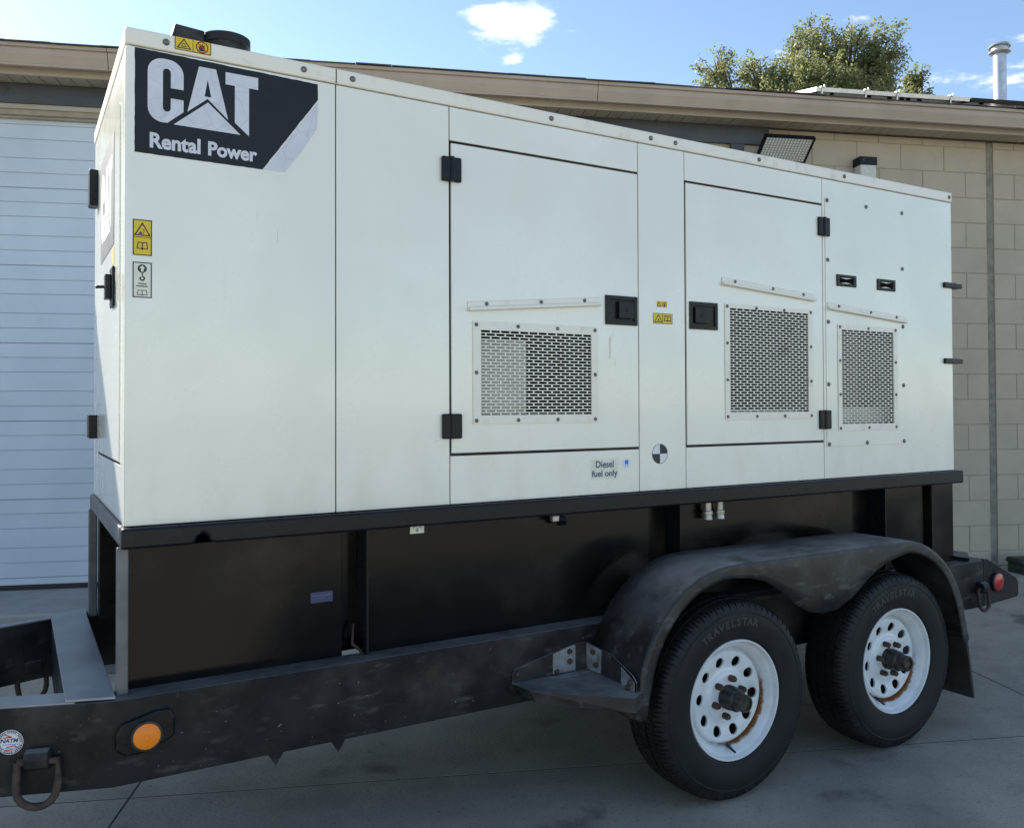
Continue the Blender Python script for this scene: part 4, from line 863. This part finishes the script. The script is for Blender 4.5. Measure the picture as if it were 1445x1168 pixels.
# round badge sticker on the tongue arm
sc = Vector((-0.035, -YR, 0))-tdv*0.262+Vector((-math.sin(ta), -math.cos(ta), 0))*0.0016
def Tp(h): return lambda p: tuple(sc+tdv*p[0]+Vector((0, 0, 0.576+p[1]))+Vector((-math.sin(ta), -math.cos(ta), 0))*h)
bd = MB().flat(ring_pts(0, 0, 0.034, 0.034, 36), Tp(0)).build('badge_sticker', 'stkwhite', trl)
m = MB(); stroke(m, ring_pts(0, 0, 0.0315, 0.0315, 30), 0.0016, Tp(0.0005)); stroke(m, ring_pts(0, 0, 0.0255, 0.0255, 30), 0.0008, Tp(0.0005))
for i in range(36):
    if i % 6 == 5: continue
    a = 2*math.pi*i/36; stroke(m, [(0.0268*math.cos(a), 0.0268*math.sin(a)), (0.0298*math.cos(a), 0.0298*math.sin(a))], 0.0022, Tp(0.0005), False)
m.build('badge_ring', 'ink', bd)
text_fit('NATM', -0.024, 0.022, -0.001, 0.0105, Tp(0.0008), 0.03, 0.25).build('lettering', 'inkblue', bd)
for pts_ in ([(-0.012, 0.021), (0.004, 0.014), (-0.016, 0.013)], [(-0.008, -0.013), (0.012, -0.010), (0.018, -0.015)], [(-0.012, -0.022), (0.006, -0.021)]):
    m = MB(); stroke(m, pts_, 0.003, Tp(0.0006), False); m.build('badge_stripe', 'inkred', bd)
m = MB()
for z in (-0.006, -0.017):
    for k in range(7): stroke(m, [(-0.018+k*0.006, z), (-0.015+k*0.006, z)], 0.002, Tp(0.0007), False)
m.build('fine_print', 'blue', bd)
# little hangers under the rail
for x in (0.40, 0.60):
    MB().xz([(x, 0.426), (x+0.048, 0.426), (x+0.046, 0.415), (x+0.026, 0.385)], -0.040, -0.032).build('hanger_tab', 'frame', trl)
# axles
for x in (2.085, 3.045):
    MB().tube([(x, -0.24, 0.385), (x, 2*YC+0.24, 0.385)], 0.038, 16).build('axle', 'frame', trl, smooth=50)
    for y in (0.0, 2*YC): MB().tube([(x-0.42, y, 0.47), (x-0.2, y, 0.45), (x, y, 0.44), (x+0.2, y, 0.45), (x+0.42, y, 0.47)], 0.022, 4).build('leaf_spring', 'rust', trl)
# tyre
RT, HT = 0.381, 0.113
half = [(0.2285, 0.070), (0.2292, 0.094), (0.231, 0.099), (0.236, 0.1015), (0.2375, 0.1035), (0.262, 0.109), (0.290, 0.1125), (0.312, 0.1125), (0.329, 0.1095), (0.331, 0.111), (0.336, 0.1105), (0.338, 0.1085), (0.352, 0.104), (0.364, 0.098), (0.372, 0.089), (0.376, 0.078), (0.3775, 0.0635), (0.369, 0.0625), (0.369, 0.0565), (0.379, 0.0555), (0.380, 0.0255), (0.371, 0.0245), (0.371, 0.0185), (0.381, 0.0175)]
full = [(r, -h) for r, h in half]+[(r, h) for r, h in reversed(half)]
nh = len(half); LUG = 66; offs = (0.0, 0.03, 0.15, 0.18, 0.50, 0.53, 0.63, 0.66)
angs = [2*math.pi*(k+o_)/LUG for k in range(LUG) for o_ in offs]
def tread(i, j, r, h):
    q = i % 8; jj = j if j < nh else 2*nh-1-j
    if q in (1, 2) and 12 <= jj <= 15: return r-(0.003, 0.006, 0.008, 0.008)[jj-12]      # shoulder sipes
    if q in (5, 6) and 14 <= jj <= 16: return r-0.006
    if q in (5, 6) and jj == 19: return r-0.005
    if q in (1, 2) and jj == 20: return r-0.005
    if q in (5, 6) and jj == 23: return r-0.004
    return r
tyre_me = MB().lathe(full, 0, 'Y', disp=tread, angs=angs).mesh('tyre', 'tyre', smooth=25)
# raised sidewall lettering
lt = MB(); word = 'TRAVELSTAR'; ang0 = 26
for side_r in (0,):
    adv = [5.0, 5.3, 5.3, 5.4, 5.0, 4.8, 5.0, 5.2, 5.3, 5.0]; a = ang0
    for ch, ad in zip(word, adv):
        v, f = text2d(ch, 0.040, 0.0012); wv = (min(p[0] for p in v)+max(p[0] for p in v))/2
        c, s_ = math.cos(math.radians(a)), math.sin(math.radians(a))
        vs = []
        for yy in (-0.1142, -0.1115):
            for p in v:
                x, z = (p[0]-wv)*1.1, 0.286+p[1]; vs.append((c*x-s_*z, yy, s_*x+c*z))
        n = len(v); lt.add(vs, f)
        a -= ad*1.12
lettering_me = lt.mesh('lettering', 'letter')
# rim: barrel + disc with round holes
barrel = [(0.2215, -0.0985), (0.2225, -0.1005), (0.226, -0.1005), (0.2285, -0.097), (0.2285, -0.094), (0.219, -0.088), (0.2165, -0.0885), (0.2135, -0.094), (0.2095, -0.092), (0.206, -0.080), (0.2025, -0.074), (0.196, -0.072), (0.190, -0.064), (0.187, -0.05), (0.186, -0.02), (0.186, 0.03), (0.20, 0.06), (0.21, 0.09)]
barrel = barrel[:4]+barrel[4:]
rm = MB().lathe([(0.2285, -0.093), (0.2285, -0.097), (0.226, -0.1005), (0.2225, -0.1005), (0.2185, -0.096), (0.2165, -0.088), (0.2135, -0.082), (0.206, -0.078), (0.2025, -0.074), (0.197, -0.066), (0.192, -0.060), (0.1875, -0.05), (0.1865, -0.02), (0.186, 0.03), (0.20, 0.06), (0.21, 0.09)], 72, 'Y')
def dy(r):
    pts = [(0.0, -0.050), (0.045, -0.050), (0.088, -0.050), (0.100, -0.042), (0.110, -0.040), (0.150, -0.050), (0.166, -0.052), (0.174, -0.047), (0.1805, -0.034), (0.187, -0.030)]
    for (a, ha), (b, hb) in zip(pts[:-1], pts[1:]):
        if a <= r <= b: t = (r-a)/(b-a); t = t*t*(3-2*t); return ha+(hb-ha)*t
    return pts[-1][1]
def add_disc(m):
    K = 10; per = 32
    def P(r, a, off=0.0): return (r*math.cos(a), dy(r)+off, r*math.sin(a))
    r0, r1, rc, rh = 0.108, 0.166, 0.1365, 0.0205
    for k in range(K):
        ac = 2*math.pi*k/K; ha = math.pi/K
        q = per//4; outer = []
        for i in range(q): outer.append((r0, ac-ha+2*ha*i/q))
        for i in range(q): outer.append((r0+(r1-r0)*i/q, ac+ha))
        for i in range(q): outer.append((r1, ac+ha-2*ha*i/q))
        for i in range(q): outer.append((r1+(r0-r1)*i/q, ac-ha))
        rings = [[P(r, a) for r, a in outer]]
        inner = []
        for (r, a) in outer:
            x, z = r*math.cos(a-ac)-rc, r*math.sin(a-ac); l = math.hypot(x, z); inner.append((x/l, z/l, l))
        for t in (0.5, 0.9, 1.0):
            ring = []
            for (x, z, l) in inner:
                d = l*(1-t)+rh*t; X_, Z_ = rc+x*d, z*d; r = math.hypot(X_, Z_); a = math.atan2(Z_, X_)+ac
                ring.append(P(r, a, 0.0012 if t == 1.0 else 0))
            rings.append(ring)
        ring = []
        for (x, z, l) in inner:
            X_, Z_ = rc+x*rh, z*rh; r = math.hypot(X_, Z_); a = math.atan2(Z_, X_)+ac; ring.append(P(r, a, 0.009))
        rings.append(ring)
        vs = [p for r in rings for p in r]; n = per; fs = []
        for j in range(len(rings)-1):
            for i in range(n): fs.append((j*n+i, j*n+(i+1) % n, (j+1)*n+(i+1) % n, (j+1)*n+i))
        m.add(vs, fs)
    m.lathe([(r, dy(r)) for r in (0.046, 0.06, 0.075, 0.088, 0.092, 0.096, 0.100, 0.104, 0.108)], 80, 'Y')
    m.lathe([(r, dy(r)) for r in (0.166, 0.170, 0.174, 0.177, 0.1805, 0.184, 0.187)], 80, 'Y')
add_disc(rm)
rim_me = rm.mesh('wheel', 'rim', smooth=40)
hub_me = MB().lathe([(0.075, 0.04), (0.075, -0.045), (0.046, -0.047), (0.046, -0.075), (0.043, -0.085), (0.0425, -0.108), (0.033, -0.114), (0.0315, -0.118)], 36, 'Y').mesh('hub', 'hub', smooth=40)
hubcap_me = MB().lathe([(0.0315, -0.110), (0.0335, -0.116), (0.0335, -0.150), (0.030, -0.154), (0.024, -0.154), (0.023, -0.147), (0.0001, -0.146)], 32, 'Y').mesh('hub_cap', 'hubcap', smooth=40)
lug_me = MB().lathe([(0.014, -0.048), (0.0125, -0.054), (0.0125, -0.072), (0.010, -0.078), (0.0001, -0.079)], 6, 'Y').mesh('lug_nut', 'rust')
valve_me = MB().tube([(0, -0.05, 0), (0, -0.085, -0.012), (0, -0.10, -0.016)], [0.006, 0.005, 0.0045], 8).mesh('valve_stem', 'rubber', smooth=60)
back_me = MB().lathe([(0.05, 0.02), (0.184, 0.02)], 40, 'Y').mesh('brake_drum', 'dark')
def wheel(x, y, z, side, spin):
    w = put('wheel', rim_me, trl, (x, y, z))
    w.rotation_euler = (0, spin, 0) if side < 0 else (0, spin, math.pi)
    def sub(n, me, loc=(0, 0, 0), rot=None):
        o = bpy.data.objects.new(n, me); COL.objects.link(o); o.parent = w; o.location = loc
        if rot: o.rotation_euler = rot
    sub('tyre', tyre_me); sub('lettering', lettering_me, (0, 0, 0), (0, -spin-math.radians(8), 0)); sub('hub', hub_me); sub('hub_cap', hubcap_me); sub('brake_drum', back_me)
    for k in range(6):
        a = 2*math.pi*k/6+0.35; sub('lug_nut', lug_me, (0.071*math.cos(a), 0, 0.071*math.sin(a)))
    sub('valve_stem', valve_me, (0.004, 0, -0.180) if True else None)
for x, sp in ((2.085, 0.06), (3.045, 0.52)):
    wheel(x, -0.236, 0.377, -1, sp); wheel(x, 2*YC+0.236, 0.377, 1, sp)
# fenders
def fender(side):
    prof = []   # (x, z, nx, nz, skirt drop point)
    def top_path():
        pts = [(1.575, 0.405), (1.588, 0.48)]
        c1 = (2.045, 0.43)
        for a in range(170, 89, -8): pts.append((c1[0]+0.455*math.cos(math.radians(a)), c1[1]+0.475*math.sin(math.radians(a))))
        for i in range(1, 12): pts.append((2.045+(3.02-2.045)*i/12, 0.905))
        c2 = (3.045, 0.43)
        for a in range(90, 5, -8): pts.append((c2[0]+0.455*math.cos(math.radians(a)), c2[1]+0.475*math.sin(math.radians(a))))
        pts += [(3.508, 0.46), (3.522, 0.415)]
        return pts
    T = top_path()
    def bottom(x):
        pts = [(2.0, 0.852), (2.10, 0.848), (2.20, 0.825), (2.30, 0.770), (2.38, 0.705), (2.46, 0.667), (2.55, 0.655), (2.64, 0.668), (2.72, 0.71), (2.80, 0.765), (2.90, 0.815), (3.0, 0.845), (3.10, 0.852)]
        if x <= pts[0][0] or x >= pts[-1][0]: return None
        for (a, za), (b, zb_) in zip(pts[:-1], pts[1:]):
            if a <= x <= b: return za+(zb_-za)*(x-a)/(b-a)
    n = len(T); rows = []
    for i, (x, z) in enumerate(T):
        a, b = T[max(i-1, 0)], T[min(i+1, n-1)]
        t = Vector((b[0]-a[0], b[1]-a[1])).normalized(); nn = Vector((t.y, -t.x))   # inward (towards the wheel)
        bz = bottom(x)
        drop = 0.050 if bz is None else (z-bz)
        R_ = 0.016
        row = [(x, mir(-0.052, side), z), (x, mir(-0.20, side), z), (x, mir(-0.357, side), z)]
        for k in (1, 2, 3, 4):
            an = math.pi/2*k/4; o = R_*(1-math.cos(an)); row.append((x+nn.x*o, mir(-0.357-R_*math.sin(an), side), z+nn.y*o))
        for f in (0.33, 0.66, 1.0):
            d = R_+(drop-R_)*f; row.append((x+nn.x*d, mir(-0.373, side), z+nn.y*d))
        rows.append(row)
    w = len(rows[0]); m = MB()
    m.add([p for r in rows for p in r], [(i*w+j, i*w+j+1, (i+1)*w+j+1, (i+1)*w+j) for i in range(n-1) for j in range(w-1)])
    o = m.build('fender', 'fender', trl, smooth=28)
    s_ = o.modifiers.new('thickness', 'SOLIDIFY'); s_.thickness = 0.006; s_.offset = -1 if side < 0 else 1
    return o
fn = fender(-1); fender(1)
for side in (-1, 1):
    ys = sorted((mir(-0.345, side), mir(-0.125, side)))
    MB().prism([(3.515, 0.47), (3.53, 0.47), (3.595, 0.122), (3.58, 0.122)], lambda p: (p[0], ys[0], p[1]), lambda p: (p[0], ys[1], p[1])).build('mud_flap', 'rubber', trl, bevel=0.002)
    MB().box(3.495, 3.515, ys[0], ys[1], 0.44, 0.475).build('flap_bar', 'frame', trl, bevel=0.003)
# corner step plate between rail and near fender
st = MB().xy([(1.262, -0.0505), (1.275, -0.165), (1.535, -0.415), (1.600, -0.375), (1.617, -0.0505)], 0.497, 0.503).build('step', 'fender', trl, bevel=0.001)
MB().add([(1.275, -0.165, 0.5029), (1.535, -0.415, 0.5029), (1.535, -0.420, 0.455), (1.292, -0.172, 0.462), (1.262, -0.052, 0.5029), (1.28, -0.056, 0.47)], [(0, 1, 2, 3), (4, 0, 3, 5)]).build('step_lip', 'fender', st).modifiers.new('thickness', 'SOLIDIFY').thickness = 0.005
MB().add([(1.535, -0.415, 0.5029), (1.600, -0.375, 0.5029), (1.60, -0.378, 0.462), (1.535, -0.420, 0.455)], [(0, 1, 2, 3)]).build('step_end', 'fender', st).modifiers.new('thickness', 'SOLIDIFY').thickness = 0.005
MB().xz([(1.262, 0.503), (1.262, 0.535), (1.275, 0.552), (1.45, 0.590), (1.54, 0.606), (1.585, 0.606), (1.59, 0.503)], -0.0555, -0.0505).build('step_back', 'fender', st, bevel=0.001)
MB().xz([(1.435, 0.508), (1.436, 0.582), (1.52, 0.602), (1.535, 0.602), (1.535, 0.508)], -0.0575, -0.0556).build('bare_patch', 'baresteel', st)
sd = MB().add([(1.592, -0.056, 0.503), (1.592, -0.056, 0.604), (1.612, -0.19, 0.585), (1.592, -0.34, 0.552), (1.585, -0.372, 0.535), (1.585, -0.372, 0.503), (1.605, -0.19, 0.503)], [(0, 1, 2, 6), (6, 2, 3, 4, 5)]).build('step_side', 'fender', st)
sd.modifiers.new('thickness', 'SOLIDIFY').thickness = 0.005
MB().add([(1.585, -0.060, 0.506), (1.585, -0.060, 0.604), (1.598, -0.14, 0.592), (1.594, -0.14, 0.506)], [(0, 1, 2, 3)]).build('bare_patch', 'baresteel', st).modifiers.new('thickness', 'SOLIDIFY').thickness = 0.002
MB().add([(1.588, -0.275, 0.503), (1.588, -0.275, 0.567), (1.578, -0.365, 0.536), (1.576, -0.365, 0.503)], [(0, 1, 2, 3)]).build('bare_patch', 'baresteel', st).modifiers.new('thickness', 'SOLIDIFY').thickness = 0.002
MB().flat([(1.505, -0.0585), (1.40, -0.075), (1.445, -0.10), (1.55, -0.105), (1.588, -0.085)], lambda p: (p[0], p[1], 0.5036)).build('bare_patch', 'baresteel', st)
bolt_me = MB().lathe([(0.0105, 0), (0.0105, -0.004), (0.007, -0.009), (0.0001, -0.0105)], 12, 'Y').mesh('bolt', 'rust', smooth=50)
for x, z in ((1.285, 0.532), (1.508, 0.582), (1.508, 0.545), (1.45, 0.515)): put('bolt', bolt_me, st, (x, -0.0560 if x < 1.4 else -0.0576, z))
for y, z in ((-0.10, 0.578), (-0.12, 0.535), (-0.345, 0.532), (-0.33, 0.512)): put('bolt', bolt_me, st, (1.586 if y > -0.2 else 1.574, y, z), 0, (0, 0, -math.pi/2))
MB().add([(1.50, -0.20, 0.4965), (1.59, -0.372, 0.4965), (1.585, -0.36, 0.405), (1.59, -0.20, 0.44)], [(0, 1, 2, 3)]).build('step_gusset', 'fender', st).modifiers.new('thickness', 'SOLIDIFY').thickness = 0.005

# ------------------------------------------------------------------ tree behind the building
import numpy as np
def tree(base, height, lobes, label, n_leaf, seed):
    rng = np.random.default_rng(seed)
    o = thing('tree', base, label, 'tree'); b = Vector(base)
    m = MB()
    fork = b+Vector((0, 0, height*0.42))
    m.tube([b+Vector((0, 0, -0.2)), b+Vector((0.05, 0, height*0.2)), fork], [0.24, 0.19, 0.15], 12)
    for (c, r) in lobes:
        c = b+Vector(c); mid = (fork+c)/2+Vector((0, 0, -0.15))
        m.tube([fork-Vector((0, 0, 0.3)), mid, c+Vector((0, 0, r[2]*0.6))], [0.10, 0.055, 0.012], 8)
        for k in range(9):
            d = Vector(rng.normal(size=3)).normalized(); d.z = abs(d.z)*0.8+0.1
            e = c+Vector((d.x*r[0], d.y*r[1], d.z*r[2]))*0.95
            m.tube([mid+(c-mid)*rng.uniform(0.2, 0.8), c+(e-c)*0.5+Vector((0, 0, -0.05)), e], [0.03, 0.018, 0.004], 5)
    m.build('trunk', 'bark', o, origin=base, smooth=60)
    tot = sum(r[0]*r[1]*r[2] for c, r in lobes); V = []
    for (c, r) in lobes:
        n = int(n_leaf*r[0]*r[1]*r[2]/tot)
        # twigs: short leaf clusters spread through the lobe, denser outside, with gaps
        nt = max(6, n//46)
        d = rng.normal(size=(nt, 3)); d /= np.linalg.norm(d, axis=1)[:, None]
        rad = rng.uniform(0.25, 1.06, nt)**0.6
        cen = np.array(c)+d*rad[:, None]*np.array(r)*rng.uniform(0.85, 1.12, (nt, 1))
        tw = rng.integers(0, nt, n); along = rng.uniform(-1, 1, (n, 1))
        tdir_ = d+rng.normal(scale=0.5, size=d.shape)+np.array([0, 0, 0.5]); tdir_ /= np.linalg.norm(tdir_, axis=1)[:, None]
        p = cen[tw]+tdir_[tw]*along*0.22+rng.normal(scale=0.055, size=(n, 3))
        u = rng.normal(size=(n, 3)); u /= np.linalg.norm(u, axis=1)[:, None]
        w = np.cross(u, rng.normal(size=(n, 3))); w /= np.linalg.norm(w, axis=1)[:, None]
        L = rng.uniform(0.028, 0.056, (n, 1)); q = L*rng.uniform(0.35, 0.55, (n, 1))
        V.append(np.stack([p-u*L, p+w*q, p+u*L, p-w*q], 1).reshape(-1, 3))
    V = np.concatenate(V); nq = len(V)//4
    me = bpy.data.meshes.new('crown'); me.from_pydata(V.tolist(), [], np.arange(nq*4).reshape(-1, 4).tolist()); me.materials.append(MT['leaf'])
    cr = put('crown', me, o, base); cr['kind'] = 'stuff'
    return o
def at(u, v, depth): return CAM+(CF+CR*((u-CX)/F_PX)+CU*((CY-v)/F_PX))*depth
TD = 20.0; KP = TD/F_PX
tb = at(1150, 140, TD); tb.z = 0
LB = []
for u, v, ru, rv in ((1014, 104, 27, 30), (1072, 108, 36, 30), (1143, 76, 33, 46), (1135, 118, 62, 36), (1203, 82, 34, 50), (1243, 84, 27, 48), (1226, 122, 42, 36), (1175, 148, 95, 34), (1130, 185, 130, 45)):
    c = at(u, v, TD+random.uniform(-0.6, 0.6))-tb; LB.append((tuple(c), (ru*KP, (ru*0.6+rv*0.4)*KP, rv*KP)))
tree(tuple(tb), 10.4, LB, 'leafy green tree rising behind the workshop roof and solar panels', 82000, 3)
tb2 = at(1290, 130, 21); tb2.z = 0
tree(tuple(tb2), 8.6, [(tuple(at(1290, 122, 21)-tb2), (11*KP, 11*KP, 20*KP)), (tuple(at(1299, 106, 21)-tb2), (6*KP, 6*KP, 11*KP)), (tuple(at(1286, 150, 21)-tb2), (26*KP, 20*KP, 20*KP))],
     'small dark treetop peeping over the solar panel, right beside the leafy tree', 5200, 9)
bpy.context.view_layer.update()
